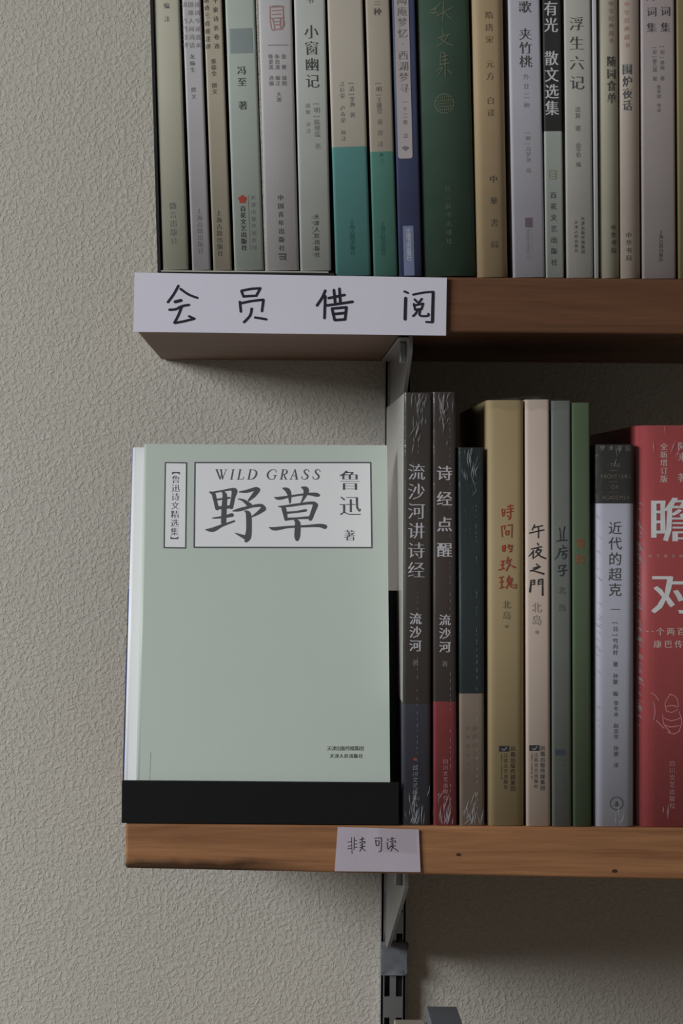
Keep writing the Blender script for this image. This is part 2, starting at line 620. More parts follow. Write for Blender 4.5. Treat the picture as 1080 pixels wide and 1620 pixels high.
box(bm, RX0 + 0.0014, RX1 - 0.0014, y1 - 0.0012, y1 - 0.0002, -0.75, 0.40)
link_mesh('channel_back', bm, M_STEEL_SHADE, rail)

BX = 0.0644


def bracket(ztop, label):
    root = empty('shelf_bracket', label, 'bracket', (BX, WALL_Y - 0.0125, ztop - 0.0006), group='steel shelf brackets')
    prof = [(0, 0), (-0.172, 0), (-0.172, -0.008), (-0.138, -0.0235), (-0.02, -0.074), (0, -0.077)]
    bm = bmesh.new()
    prism(bm, [Vector((-0.0009, y, z)) for y, z in prof], Vector((0.0018, 0, 0)))
    link_mesh('bracket_arm', bm, M_STEEL, root)
    bm = bmesh.new()       # bent flange under the board
    box(bm, -0.006, 0.0, -0.168, -0.012, -0.0012, 0.0, 0.0003, 1)
    link_mesh('top_flange', bm, M_STEEL, root)
    bm = bmesh.new()
    box(bm, -0.0042, -0.0008, -0.150, -0.142, -0.0115, -0.0012, 0.0006, 2)
    link_mesh('fixing_lug', bm, M_STEEL, root)
    bm = bmesh.new()
    for zz in (-0.012, -0.037, -0.062):
        box(bm, -0.0008, 0.0008, -0.001, 0.0085, zz - 0.009, zz)
    link_mesh('hook', bm, M_STEEL, root)
    return root


bracket(UP_BOT, 'steel shelf bracket under the upper shelf just above the wrapped dark book')
bracket(-0.1862, 'steel shelf bracket under the lower shelf below the taped paper note')

# torn white tape on the rail
bm = bmesh.new()
n = 10
rows = []
outl = [(1490, 603, 645), (1497, 602, 646), (1508, 603, 644), (1520, 602, 643), (1532, 603, 644), (1539, 602, 644), (1543, 603, 640)]
M_TAPE = paper('milky_tape', (122, 124, 130), rough=0.25, spec=0.6, var=0.15, scale=120)
for (py, xa, xb) in outl:
    row = []
    for i in range(n):
        t = i / (n - 1)
        d = 0.1874 + 0.0009 * math.sin(t * 7 + py * 0.2)
        row.append(bm.verts.new(P(xa + (xb - xa) * t, py, d)))
    rows.append(row)
for a, b_ in zip(rows, rows[1:]):
    for i in range(n - 1):
        bm.faces.new((a[i], a[i + 1], b_[i + 1], b_[i]))
bmesh.ops.solidify(bm, geom=bm.faces[:], thickness=0.0003)
tp = link_mesh('tape_strip', bm, M_TAPE, smooth=True)
tag(tp, 'torn milky white tape strip wrapped on the wall rail under the lower shelf', 'tape')


# ------------------------------------------------------------------ books on edge
class Book:
    """spine-out book.  xb, xt: (left, right) spine edges in photo pixels at rows yb (bottom) and yt (top)"""
    def __init__(self, name, label, xb, xt, yt, yb, mat, base_z, height=None, depth=0.145, bulge=0.0, r=0.0007, hard=False,
                 setback=0.0012, group=None):
        bl, br = P(xb[0], yb, setback), P(xb[1], yb, setback)
        tl, tr = P(xt[0], yt, setback), P(xt[1], yt, setback)
        b = (bl + br) / 2; t = (tl + tr) / 2
        ang = math.atan2(t.x - b.x, t.z - b.z)
        self.w = w = ((br.x - bl.x) + (tr.x - tl.x)) / 2 * math.cos(ang) - 0.0001
        # base point on the supporting surface
        k = (base_z - b.z) / (t.z - b.z)
        bx = b.x + (t.x - b.x) * k
        lift = abs(math.sin(ang)) * w / 2 + 0.0001
        self.root = empty(name, label, 'book', (bx, setback + bulge, base_z + lift), (0, ang, 0), group)
        self.inv = Matrix.LocRotScale(self.root.location, self.root.rotation_euler, None).inverted()
        self.h = h = height if height else ((t - Vector((bx, 0, base_z))).length - lift)
        self.bulge = bulge; self.depth = depth; self.setback = setback; self.r = r
        self.bm_cover(mat, 0.0022 if hard else 0.00045)
        bm = bmesh.new()
        ins = 0.003 if hard else 0.0004
        tt = 0.0024 if hard else 0.0006
        box(bm, -w / 2 + tt, w / 2 - tt, 0.0016, depth - ins - 0.0008, ins, h - ins)
        link_mesh('page_block', bm, M_PAGES, self.root)

    def prof_y(self, x):
        w = self.w; r = min(self.r, w * 0.3)
        q = x / (w / 2)
        y = -self.bulge * (1 - q * q)
        e = w / 2 - abs(x)
        if e < r:
            y += r - math.sqrt(max(0.0, r * r - (r - e) ** 2))
        return y

    def bm_cover(self, mat, th):
        w, h, d = self.w, self.h, self.depth
        n = 16
        outer = [(-w / 2, d)]
        for i in range(n + 1):
            q = -math.cos(math.pi * i / n)
            outer.append((q * w / 2, self.prof_y(q * w / 2)))
        outer.append((w / 2, d))
        inner = [(w / 2 - th, d), (w / 2 - th, th * 1.2 + 0.0008), (-w / 2 + th, th * 1.2 + 0.0008), (-w / 2 + th, d)]
        prof = outer + inner
        bm = bmesh.new()
        lo = [bm.verts.new((x, y, 0)) for x, y in prof]
        hi = [bm.verts.new((x, y, h)) for x, y in prof]
        m = len(prof)
        for i in range(m):
            j = (i + 1) % m
            bm.faces.new((lo[i], lo[j], hi[j], hi[i]))
        # caps: strips between outer and inner
        no = len(outer)
        for loop in (lo, hi):
            o_, i_ = loop[:no], loop[no:]
            bm.faces.new((o_[0], o_[1], i_[2], i_[3]))
            bm.faces.new([i_[2]] + o_[1:no - 1] + [i_[1]])
            bm.faces.new((i_[1], o_[no - 2], o_[no - 1], i_[0]))
        bmesh.ops.recalc_face_normals(bm, faces=bm.faces[:])
        o = link_mesh('cover', bm, mat, self.root)
        for p in o.data.polygons:
            p.use_smooth = abs(p.normal.z) < 0.5 and p.normal.y < 0.3 and len(p.vertices) == 4
        self.cover = o
        return o

    def loc(self, px, py):
        """photo pixel -> (u, v) on the spine"""
        p = self.inv @ P(px, py, self.setback)
        return p.x, p.z

    def put(self, eps=0.00012):
        return lambda u, v: Vector((u, self.prof_y(max(-self.w / 2, min(self.w / 2, u))) - eps, v))

    def vtext(self, name, text, px, py0, py1, size, mat, style='sans', wide=1.0, flat=None):
        """characters set one below another between pixel rows py0, py1; px = centre at the middle row"""
        f = flat or Flat()
        n = len(text)
        u0, vt = self.loc(px, py0); u1, vb = self.loc(px, py1)
        k = (CAM_D) / FPX
        um = (u0 + u1) / 2
        step = (vt - vb) / n
        s = size * k
        for i, ch in enumerate(text):
            v = vt - step * (i + 0.5)
            if ch in '[]【】()—' :
                f.glyph(ch, um, v, s, s, style, rot=-math.pi / 2)
            else:
                f.glyph(ch, um, v, s * wide, s, style)
        if flat is None:
            return f.build(name, mat, self.root, self.put())
        return f

    def strokes(self, name, org, sc, data, mat, wdef, wmul=1.0):
        f = Flat()
        k = CAM_D / FPX
        for s in data:
            pts = []
            for p in s:
                u, v = self.loc(org[0] + p[0] / sc, org[1] + p[1] / sc)
                ww = (p[2] if len(p) > 2 else wdef) * wmul / sc * k
                pts.append((u, v, ww))
            f.stroke(pts)
        return f.build(name, mat, self.root, self.put())

    def panel(self, name, px0, py0, px1, py1, mat, eps=0.00006, rad=0.0):
        """printed block on the spine"""
        u0, v0 = self.loc(px0, py1); u1, v1 = self.loc(px1, py0)
        f = Flat()
        nu = 8
        for i in range(nu):
            a = u0 + (u1 - u0) * i / nu; b = u0 + (u1 - u0) * (i + 1) / nu
            ea = rad * (k_c(i, nu)); eb = rad * (k_c(i + 1, nu))
            f.poly([(a, v0 + ea), (b, v0 + eb), (b, v1), (a, v1)])
        return f.build(name, mat, self.root, self.put(eps))

    def wrap(self, creases=40, side_creases=0, seam=None, dens=1.0):
        """clear shrink wrap with gathered film at head and tail"""
        w, h, d = self.w, self.h, self.depth
        off = 0.00045
        bm = bmesh.new()
        nz = 40
        xs = [(-w / 2 - off, d * 0.97), (-w / 2 - off, d * 0.5), (-w / 2 - off, 0.004), (-w / 2 - off, 0.0012)]
        for i in range(9):
            q = -1 + 2 * i / 8
            xs.append((q * (w / 2 - 0.0002), self.prof_y(q * w / 2 * 0.93) - off))
        xs += [(w / 2 + off, 0.0012), (w / 2 + off, 0.004), (w / 2 + off, d * 0.5), (w / 2 + off, d * 0.97)]
        rows = []
        for j in range(nz + 1):
            t = j / nz
            z = t * h
            e = min(t, 1 - t) * h
            row = []
            for (x, y) in xs:
                amp = 0.00018 + 0.0005 * math.exp(-e / 0.01)
                nn = noise.noise(Vector((x * 160, y * 160, z * 70)))
                row.append(bm.verts.new((x, y - (abs(nn) * amp if y < 0.002 else 0), z)))
            rows.append(row)
        for a, b in zip(rows, rows[1:]):
            for i in range(len(xs) - 1):
                bm.faces.new((a[i], a[i + 1], b[i + 1], b[i]))
        bm.normal_update()
        if sum(f.normal.y for f in bm.faces if abs(f.calc_center_median().x) < w * 0.4) > 0:
            bmesh.ops.reverse_faces(bm, faces=bm.faces[:])
        link_mesh('plastic_wrap', bm, M_FILM, self.root, smooth=True)
        # gathered ridges of film
        bm = bmesh.new()

        def ridge(u, v, ang, ln, wd, ht):
            dx, dz = math.cos(ang), math.sin(ang)
            nx, nz_ = -dz, dx
            ys = self.put(off)(u, v).y
            base = [(u - dx * ln / 2, v - dz * ln / 2), (u + nx * wd / 2, v + nz_ * wd / 2),
                    (u + dx * ln / 2, v + dz * ln / 2), (u - nx * wd / 2, v - nz_ * wd / 2)]
            bv = []
            for (a, c_) in base:
                a = max(-w / 2, min(w / 2, a))
                bv.append(bm.verts.new((a, self.prof_y(a) - off, max(0.0002, min(h, c_)))))
            tv = bm.verts.new((u, ys - ht, v))
            for i in range(4):
                bm.faces.new((bv[i], bv[(i + 1) % 4], tv))
        rnd = random.Random(int(w * 1e6))
        for i in range(creases):
            topside = i % 2
            e = abs(rnd.gauss(0, 0.011 if topside else 0.007))
            v = h - 0.001 - e if topside else 0.001 + e
            u = rnd.gauss(0.0, w * 0.16)
            ridge(u, v, rnd.gauss(math.pi / 2 - 0.1, 0.22), rnd.uniform(0.0025, 0.009), rnd.uniform(0.00025, 0.0006), 0.0003)
        for i in range(side_creases):
            v = rnd.uniform(0.25, 0.82) * h
            ridge(-w / 2 + rnd.uniform(0.0006, 0.0022), v, rnd.gauss(-0.7, 0.15), rnd.uniform(0.003, 0.006), rnd.uniform(0.0004, 0.0009), 0.0005)
        if seam is not None:
            v = 0.006
            while v < h - 0.01:
                ln = rnd.uniform(0.0006, 0.003)
                if rnd.random() < 0.8 * dens:
                    ridge(seam + rnd.gauss(0, 0.00006), v, math.pi / 2, ln, 0.00028, 0.0002)
                v += ln + rnd.uniform(0.0003, 0.002)
        cr = link_mesh('wrap_creases', bm, M_FOLD, self.root)
        cr['kind'] = 'stuff'


def k_c(i, n):
    t = abs(2 * i / n - 1)
    return 1.0 if t > 0.999 else (0.25 if t > 0.7 else 0.0)


G_UP = 'pale paperbacks on the upper shelf'
LINER_Z = UP_TOP + 0.0024

# bookend below and beside the first six books
be = empty('metal_bookend', 'thin black metal bookend at the left end of the upper row of books', 'bookend', (0, 0, 0))
M_BLACKMET = metal('black_painted_metal', (0.012, 0.012, 0.013), 0.5, 0.0)
bm = bmesh.new()
xa = P(249, 430).x; xb_ = P(529, 433).x
box(bm, xa, xb_, 0.0006, 0.12, UP_TOP, UP_TOP + 0.0017, 0.0002, 1)
link_mesh('base_plate', bm, M_BLACKMET, be)
bm = bmesh.new()
box(bm, xa + 0.0006, xb_ - 0.003, 0.0008, 0.118, UP_TOP + 0.0017, UP_TOP + 0.0023)
link_mesh('felt_liner', bm, paper('pale_felt', (150, 146, 136), rough=0.9), be, )
bm = bmesh.new()
pb, pt = P(249, 428), P(237, 0)
dirv = (pt - pb)
prism(bm, [Vector((pb.x, 0.0006, UP_TOP + 0.0017)), Vector((pb.x + 0.0015, 0.0006, UP_TOP + 0.0017)),
           Vector((pb.x + 0.0015 + dirv.x * 1.15, 0.0006, pb.z + dirv.z * 1.15)), Vector((pb.x + dirv.x * 1.15, 0.0006, pb.z + dirv.z * 1.15))],
      Vector((0, 0.12, 0)))
link_mesh('upright_plate', bm, M_BLACKMET, be)

# ---- A
A = Book('paperback_book', 'grey-green paperback first in the upper row beside the black bookend', (257, 298), (243, 283), 0, 427,
         paper('coverA', (156, 153, 134)), LINER_Z, 0.205, bulge=0.0004)
A.vtext('author_lettering', '绮编注', 263, -22, 40, 10, INK_GREY, 'serif')
A.vtext('publisher_lettering', '微言出版社', 274, 319, 388, 12, INK_GREY, 'serif')
# ---- B
B = Book('paperback_book', 'slim lilac-white paperback second from the bookend with a grid of small faint characters', (304, 333), (288, 317), 0, 427,
         paper('coverB', (155, 151, 152)), LINER_Z, 0.203)
f = Flat()
for cxp, t in ((292, '宋词三百首注评'), (302, '王国维人间词话'), (312, '古诗词今译选本')):
    B.vtext('', t, cxp, -12, 78, 9, None, flat=f)
f.build('title_lettering', INK_PALE, B.root, B.put())
B.vtext('author_lettering', '龙榆生  撰文', 305, 84, 158, 8.5, INK_GREY, 'serif')
B.vtext('publisher_lettering', '上海古籍出版社', 316, 329, 402, 9.5, INK_GREY, 'serif')
# ---- C
C_ = Book('paperback_book', 'slim beige paperback third from the bookend with two columns of small characters', (338, 366), (321, 351), 0, 427,
          paper('coverC', (148, 138, 120)), LINER_Z, 0.203)
f = Flat()
for cxp, t in ((327.5, '唐诗三百首注评'), (341.5, '千家诗长卷选')):
    C_.vtext('', t, cxp, -6, 80, 9, None, flat=f)
f.build('title_lettering', INK_DARK, C_.root, C_.put())
C_.vtext('author_lettering', '张葆全 撰文', 338.5, 92, 150, 9, INK_DARK, 'serif')
C_.vtext('publisher_lettering', '上海古籍出版社', 347, 332, 406, 9.5, INK_DARK, 'serif')
# ---- D
D = Book('paperback_book', 'pale mint paperback with grey band and small red flower emblem on spine', (371, 417), (355.5, 403), 0, 427,
         paper('coverD', (144, 151, 142)), LINER_Z, 0.206, bulge=0.0003)
D.panel('printed_band', 359.5, 44, 404.5, 85, paper('band_grey', (112, 122, 120)))
D.vtext('author_lettering', '冯至 著', 383, 102, 176, 14.5, INK_DARK, 'serifbold')
f = Flat()
u, v = D.loc(383.5, 315.5)
k = CAM_D / FPX
for i in range(5):
    a = math.pi / 2 + i * 2 * math.pi / 5
    f.disc(u + math.cos(a) * 3.9 * k, v + math.sin(a) * 3.9 * k, 3.1 * k, 10)
f.disc(u, v, 2.6 * k, 10)
f.build('flower_emblem', INK_RED, D.root, D.put())
D.vtext('publisher_lettering', '百花文艺出版社', 385, 325, 397, 9.5, INK_BLACK, 'serifbold')
f = Flat()
D.vtext('', '天津出版传媒集团', 401, 307, 397, 8, None, flat=f)
u0, v0 = D.loc(392.4, 309); u1, v1 = D.loc(395.5, 396)
f.stroke([(u0, v0, 0.00022), (u1, v1, 0.00022)])
f.build('publisher_group_lettering', INK_GREY, D.root, D.put())
# ---- E
E = Book('paperback_book', 'pinkish-white paperback with a red seal above three columns of tiny names', (421, 472), (407.5, 462), 0, 427,
         paper('coverE', (155, 151, 150)), LINER_Z, 0.208, bulge=0.0006)
f = Flat()
def rel(bk, pts, w):
    return [bk.loc(x, y) + (w * k,) for x, y in pts]
for s in (((427, 10), (427, 30), (429, 45)), ((427, 12), (448, 10)), ((447, 10), (448, 28), (447, 44)), ((430, 17), (444, 16)), ((430, 23), (444, 22)),
          ((429, 29), (446, 28)), ((431, 30), (434, 45), (431, 48)), ((443, 29), (443, 45)), ((434, 34), (443, 34)), ((434, 39), (443, 39)), ((430, 47), (446, 46)), ((447, 28), (449, 38), (446, 44))):
    f.stroke(rel(E, s, 1.7))
f.build('seal_mark', INK_PINK, E.root, E.put())
f = Flat()
f.stroke(rel(E, ((424, 71.5), (455, 71)), 1.0))
f.stroke(rel(E, ((430, 9.5), (446, 9.5)), 1.3))
for cxp, t in ((428.5, '陈爱莲 选编'), (438.5, '朱自清 编注'), (449, '张 赛 插图')):
    E.vtext('', t, cxp, 85, 136, 8, None, flat=f)
E.vtext('', '大观', 441, 145, 162, 8, None, flat=f)
f.build('author_lettering', INK_GREY, E.root, E.put())
E.vtext('publisher_lettering', '中国青年出版社', 444.5, 306, 399, 9.5, INK_DARK, 'serifbold')
f = Flat()
for s in (((441, 402), (452, 402)), ((451, 402), (451.5, 411)), ((442, 406), (447, 406)), ((443, 410), (447, 410)), ((448, 406), (451, 410))):
    f.stroke(rel(E, s, 2.2))
f.build('publisher_logo', INK_DARK, E.root, E.put())
# ---- F
F_ = Book('paperback_book', 'pale grey paperback with a bold four-character title, last one on the bookend plate', (475.5, 523.5), (464.5, 514.5), 0, 427,
          paper('coverF', (153, 155, 148)), LINER_Z, 0.207, bulge=0.0003)
F_.vtext('series_lettering', '丛书', 490, -22, 8, 11, INK_GREY, 'serif')
F_.vtext('title_lettering', '小窗幽记', 493, 37, 141, 24, INK_DARK, 'serif', wide=0.95)
f = Flat()
F_.vtext('', '[明]陈继儒 著', 501.5, 160, 236, 10, None, flat=f, style='serif')
F_.vtext('', '成敏 评注', 487, 162, 212, 8, None, flat=f)
f.build('author_lettering', INK_PALE, F_.root, F_.put())
F_.vtext('publisher_lettering', '天津人民出版社', 501, 338, 408, 8.5, INK_DARK, 'serifbold')
F_.vtext('publisher_group_lettering', '天津出版传媒集团', 494.5, 340, 406, 4.5, INK_PALE)
# ---- G
zt = lambda bk, px, py: bk.loc(px, py)[1]
G = Book('paperback_book', 'cream paperback with a wide teal lower block, beside the slimmer teal one', (531.5, 586), (517, 574), 0, 433,
         paper('coverG', (154, 145, 131), band=(74, 126, 122), band_h=(P(555, 433).z - UP_TOP + (433 - 232.5) / 3200.0), var=0.06), UP_TOP, 0.208, bulge=0.0003)
f = Flat()
G.vtext('', '[清]李渔 著', 556.5, 128, 186, 9, None, flat=f, style='serif')
G.vtext('', '江巨荣 卢寿荣 校注', 542, 128, 224, 8.5, None, flat=f, style='serif')
f.build('author_lettering', INK_GREY, G.root, G.put())
G.vtext('publisher_lettering', '上海古籍出版社', 557, 346, 404, 8.5, ink('ink_teal', (36, 74, 72)), 'serif')
# ---- H
H = Book('paperback_book', 'slimmer cream paperback with teal lower block, between wide teal and navy books', (592, 628), (577, 617), 0, 434,
         paper('coverH', (142, 131, 116), band=(70, 118, 104), band_h=(434 - 236.5) / 3200.0, var=0.06), UP_TOP, 0.208, bulge=0.0004)
H.vtext('title_lettering', '外三种', 596, -20, 26, 13, INK_DARK, 'serif')
H.vtext('author_lettering', '[明]王稚登 著 冀 注', 600, 128, 232, 9.5, INK_GREY, 'serif')
H.vtext('mark_lettering', '外二', 603.5, 240, 260, 7, ink('ink_teal', (36, 74, 72)))
H.vtext('publisher_lettering', '上海古籍出版社', 605.5, 350, 405, 8.5, ink('ink_teal', (36, 74, 72)), 'serif')
# ---- I
I_ = Book('paperback_book', 'navy blue paperback with a long grey-white title label down its spine', (631.5, 667.5), (619.5, 656.5), 0, 434,
          paper('coverI', (56, 62, 92), var=0.15), UP_TOP, 0.205, bulge=0.0004)
lp = Flat()
u0, v0 = I_.loc(629.5, 251); u1, v1 = I_.loc(652.5, 251)
ut, vt_ = I_.loc(622, -260)
rr = 0.0011
lp.poly([(u0 + rr, v0), (u1 - rr, v0), (u1 - rr * .3, v0 + rr * .3), (u1, v0 + rr), (u1, vt_), (u0, vt_), (u0, v0 + rr), (u0 + rr * .3, v0 + rr * .3)])
lp.build('spine_label', paper('label_grey', (146, 138, 136)), I_.root, lambda u, v: Vector((u, -I_.bulge - 0.0001, v)))
def putI(u, v):
    return Vector((u, -I_.bulge - 0.0002, v))
f = Flat()
I_.vtext('', '陶庵梦忆·西湖梦寻', 637, -8, 148, 16, None, flat=f, style='serif')
f.build('title_lettering', INK_GREY, I_.root, putI)
f = Flat()
I_.vtext('', '一十二卷 注', 640.5, 156, 220, 8, None, flat=f)
u, v = I_.loc(641, 234.5)
f.poly([(u - 6 * k, v + .5 * k), (u, v - 4.5 * k), (u + 6 * k, v + .5 * k), (u + 3 * k, v + 3 * k), (u - 3 * k, v + 3 * k)])
f.build('emblem', INK_GREY, I_.root, putI)
I_.panel('publisher_label', 639, 357, 653.5, 436, paper('band_bluegrey', (92, 100, 128)))
I_.vtext('publisher_lettering', '中国书店出版社', 646.5, 361, 412, 8, INK_WHITE)
# ---- J
J = Book('cloth_bound_book', 'thick dark green cloth-bound book with dull gold lettering and round seal', (671, 753), (658.5, 743), 0, 435,
         paper('coverJ', (46, 67, 54), rough=0.6, var=0.2, scale=70), UP_TOP, 0.215, bulge=0.0022, r=0.0012, hard=True)
f = Flat()
for s in (((697, 4), (688, 14)), ((682, 16), (690, 12), (685, 22)), ((680, 20), (692, 20)), ((702, 0), (700, 34)), ((690, 26), (704, 18), (716, 12)), ((703, 20), (714, 30)),
          ((700, 46), (701, 56)), ((693, 60), (712, 54)), ((708, 57), (700, 68), (690, 73)), ((696, 60), (706, 68), (717, 72)),
          ((698, 82), (702, 84)), ((697, 84), (696, 104)), ((699, 90), (708, 88)), ((699, 96), (708, 94)), ((704, 84), (704, 104)), ((697, 102), (710, 100)),
          ((690, 112), (700, 107), (693, 119)), ((704, 104), (704, 121)), ((708, 110), (715, 117))):
    f.stroke(rel(J, s, 2.0))
f.build('title_lettering', INK_GOLD, J.root, J.put())
f = Flat()
u, v = J.loc(703, 164)
f.ring(u, v, 14.5 * k, 16 * k, 24)
for i in range(-4, 5):
    hh = math.sqrt(14 ** 2 - (i * 3.1) ** 2)
    for sgn in (-1, 1):
        f.stroke([(u + i * 3.1 * k, v + sgn * hh * k * .9, 1.0 * k), (u + (i * 3.1 + 1) * k, v + sgn * hh * .2 * k, 1.0 * k)])
for i in range(-2, 3):
    f.stroke([(u - 11 * k, v + i * 5 * k, 0.9 * k), (u + 11 * k, v + (i * 5 + 1) * k, 0.9 * k)])
f.build('round_seal', INK_GOLD, J.root, J.put())
J.vtext('publisher_lettering', '四川辞书出版社', 709.5, 292, 388, 9.5, INK_GOLD, 'thin')
# ---- K
K = Book('hardback_book', 'tan hardback with widely spaced publisher characters beside the green cloth book', (756, 803), (745, 797.5), 0, 437,
         paper('coverK', (140, 118, 86), rough=0.7, var=0.12), UP_TOP, 0.210, bulge=0.0008, r=0.0032, hard=True)
K.vtext('title_lettering', '隋唐宋 元方 白译', 774.5, 14, 188, 13, ink('ink_brown', (96, 80, 60)), 'serif')
K.vtext('publisher_lettering', '中華書局', 781, 266, 404, 13, INK_DARK, 'serif')
# ---- L
L_b = Book('paperback_book', 'lavender-white paperback with brushed title and small dark square logo', (812.5, 861.5), (803.5, 854.5), 0, 437,
           paper('coverL', (150, 147, 155)), UP_TOP, 0.210, bulge=0.0003)
f = Flat()
L_b.vtext('', '歌 夹竹桃', 830.5, 0, 108, 21, None, flat=f, style='serif')
f.build('title_lettering', INK_DARK, L_b.root, L_b.put())
f = Flat()
L_b.vtext('', '外廿二种', 832, 114, 174, 10, None, flat=f)
L_b.vtext('', '[明]冯梦龙 编', 835, 206, 274, 8, None, flat=f)
f.build('author_lettering', INK_PALE, L_b.root, L_b.put())
L_b.panel('publisher_logo', 830.5, 344.5, 842, 360, ink('ink_plum', (86, 72, 84)))
f = Flat()
L_b.vtext('', '北京联合出版公司', 834.5, 363, 410, 6.5, None, flat=f)
L_b.vtext('', 'Beijing United Co', 840.5, 363, 410, 3.6, None, flat=f)
f.build('publisher_lettering', INK_PALE, L_b.root, L_b.put())
# ---- M
M_b = Book('paperback_book', 'narrow book with black upper spine, bold white title and pale lower spine', (864.5, 891), (857, 888), 0, 438,
           paper('coverM', (142, 147, 140), band2=(42, 42, 41), band2_h=(438 - 206.0) / 3200.0), UP_TOP, 0.206)
M_b.vtext('title_lettering', '有光 散文选集', 872, 0, 184, 25, INK_WHITE, 'serifbold', wide=0.9)
f = Flat()
for s in (((869, 270), (869, 282)), ((868, 270), (879, 270)), ((879, 270), (879, 282)), ((871, 283), (878, 283)), ((872, 275), (876, 275)), ((872, 279), (876, 279))):
    f.stroke(rel(M_b, s, 1.3))
f.build('emblem', ink('ink_olive', (112, 110, 80)), M_b.root, M_b.put())
M_b.vtext('publisher_lettering', '百花文艺出版社', 875.5, 300, 424, 10.5, INK_DARK, 'serifbold')
# ---- N
N_b = Book('paperback_book', 'off-white paperback with a spaced four-character title, right of the black-topped spine', (896, 938.5), (892, 934), 0, 438,
           paper('coverN', (152, 149, 140)), UP_TOP, 0.210, bulge=0.0005)
N_b.vtext('title_lettering', '浮生六记', 912, 22, 146, 24, INK_DARK, 'serif')
f = Flat()
N_b.vtext('', '沈复 著', 913.5, 168, 208, 9.5, None, flat=f)
N_b.vtext('', '俞平伯 编', 914.5, 226, 264, 8.5, None, flat=f)
f.build('author_lettering', INK_GREY, N_b.root, N_b.put())
f = Flat()
N_b.vtext('', '天津出版传媒集团', 921.5, 342, 402, 6.5, None, flat=f)
N_b.vtext('', '天津人民出版社', 911, 348, 400, 6, None, flat=f)
f.build('publisher_lettering', INK_DARK, N_b.root, N_b.put())
# ---- O
O_b = Book('pamphlet', 'very thin white pamphlet squeezed between two paperbacks on the upper shelf', (940.5, 947), (936.5, 943.5), 0, 438,
           paper('coverO', (158, 158, 158)), UP_TOP, 0.205, r=0.0004)
# ---- P
P_b = Book('paperback_book', 'rounded beige paperback with faded red series lettering, beside the thin white pamphlet', (950, 980), (947, 978), 0, 439,
           paper('coverP', (142, 136, 118)), UP_TOP, 0.203, bulge=0.0016)
P_b.vtext('series_lettering', '中华经典藏书', 966, 0, 70, 9, INK_PINK, 'serif')
P_b.vtext('title_lettering', '随园食单', 967, 87, 165, 18, INK_DARK, 'serifbold', wide=0.85)
P_b.vtext('publisher_lettering', '中华书局', 970.5, 354, 402, 9.5, INK_DARK, 'serifbold')
# ---- Q
Q_b = Book('paperback_book', 'rounded beige paperback with grey-boxed title, left of the pinkish poetry book', (982, 1013), (979.5, 1011.5), 0, 439,
           paper('coverQ', (146, 133, 120)), UP_TOP, 0.203, bulge=0.0016)
Q_b.panel('title_block', 984, 101, 999, 117, ink('ink_block', (112, 110, 104)))
Q_b.vtext('series_lettering', '中华经典藏书', 991, 0, 78, 9, INK_PINK, 'serif')
Q_b.vtext('title_lettering', '围炉夜话', 992, 100, 176, 18, INK_DARK, 'serifbold', wide=0.85)
Q_b.vtext('publisher_lettering', '中华书局', 994, 366, 414, 9.5, INK_DARK, 'serifbold')
# ---- R
R_b = Book('paperback_book', 'dusky pink paperback with two brushed title columns at the right of the upper row', (1016, 1069.5), (1014, 1066.5), 0, 440,
           paper('coverR', (140, 129, 128)), UP_TOP, 0.208, bulge=0.0004)
f = Flat()
R_b.vtext('', '晏殊词集', 1030, -44, 56, 17, None, flat=f, style='serif')
R_b.vtext('', '晏几道词集', 1052, -72, 56, 17, None, flat=f, style='serif')
f.build('title_lettering', INK_DARK, R_b.root, R_b.put())
f = Flat()
R_b.vtext('', '[宋]晏几道 著', 1035, 72, 128, 7.5, None, flat=f)
R_b.vtext('', '[宋]晏殊 著', 1047, 70, 128, 7.5, None, flat=f)
R_b.vtext('', '张草纫 导读', 1041.5, 134, 178, 7, None, flat=f)
f.build('author_lettering', INK_GREY, R_b.root, R_b.put())
R_b.vtext('publisher_lettering', '上海古籍出版社', 1045, 364, 414, 7, INK_DARK, 'serif')
# ---- S
S_b = Book('paperback_book', 'olive-brown book cut off by the right edge of the picture on the upper shelf', (1073, 1110), (1070, 1107), 0, 440,
           paper('coverS', (112, 98, 66)), UP_TOP, 0.210)

# ------------------------------------------------------------------ lower row
WH = dict(base_z=LO_TOP)
L1 = Book('shrink_wrapped_book', 'tall dark brown shrink-wrapped book with six-character pale title, nearest the face-out green book', (635, 681), (640, 682), 621, 1302,
          paper('cover1', (54, 48, 44), band=(58, 58, 70), band_h=(1302 - 1110) / 3200.0, var=0.2, scale=60), LO_TOP, depth=0.155, bulge=0.0003, setback=0.0016, r=0.0012)
def side_panel(bk, name, mat, z0, z1):
    bm = bmesh.new()
    box(bm, -bk.w / 2 - 0.0001, -bk.w / 2 - 0.00004, 0.0016, bk.depth - 0.0002, z0, z1)
    return link_mesh(name, bm, mat, bk.root)
fc = side_panel(L1, 'front_cover_print', paper('cover1side', (150, 148, 140), var=0.05), 0.0605, L1.h - 0.0004)
fc['label'] = 'pale grey front cover facing left'
L1.vtext('title_lettering', '流沙河讲诗经', 658.5, 731, 917, 28, INK_WHITE, 'serif')
L1.vtext('author_lettering', '流沙河', 657, 968, 1032, 20, INK_WHITE, 'serifbold')
L1.vtext('role_lettering', '著', 657, 1041, 1056, 11, INK_PALE, 'serif')
f = Flat(); u, v = L1.loc(656, 1201); f.disc(u, v, 2.6 * k); f.build('red_mark', INK_RED, L1.root, L1.put())
L1.vtext('publisher_lettering', '四川文艺出版社', 656.5, 1210, 1276, 8.5, INK_PALE)
L1.wrap(70, 0, seam=0.0003)

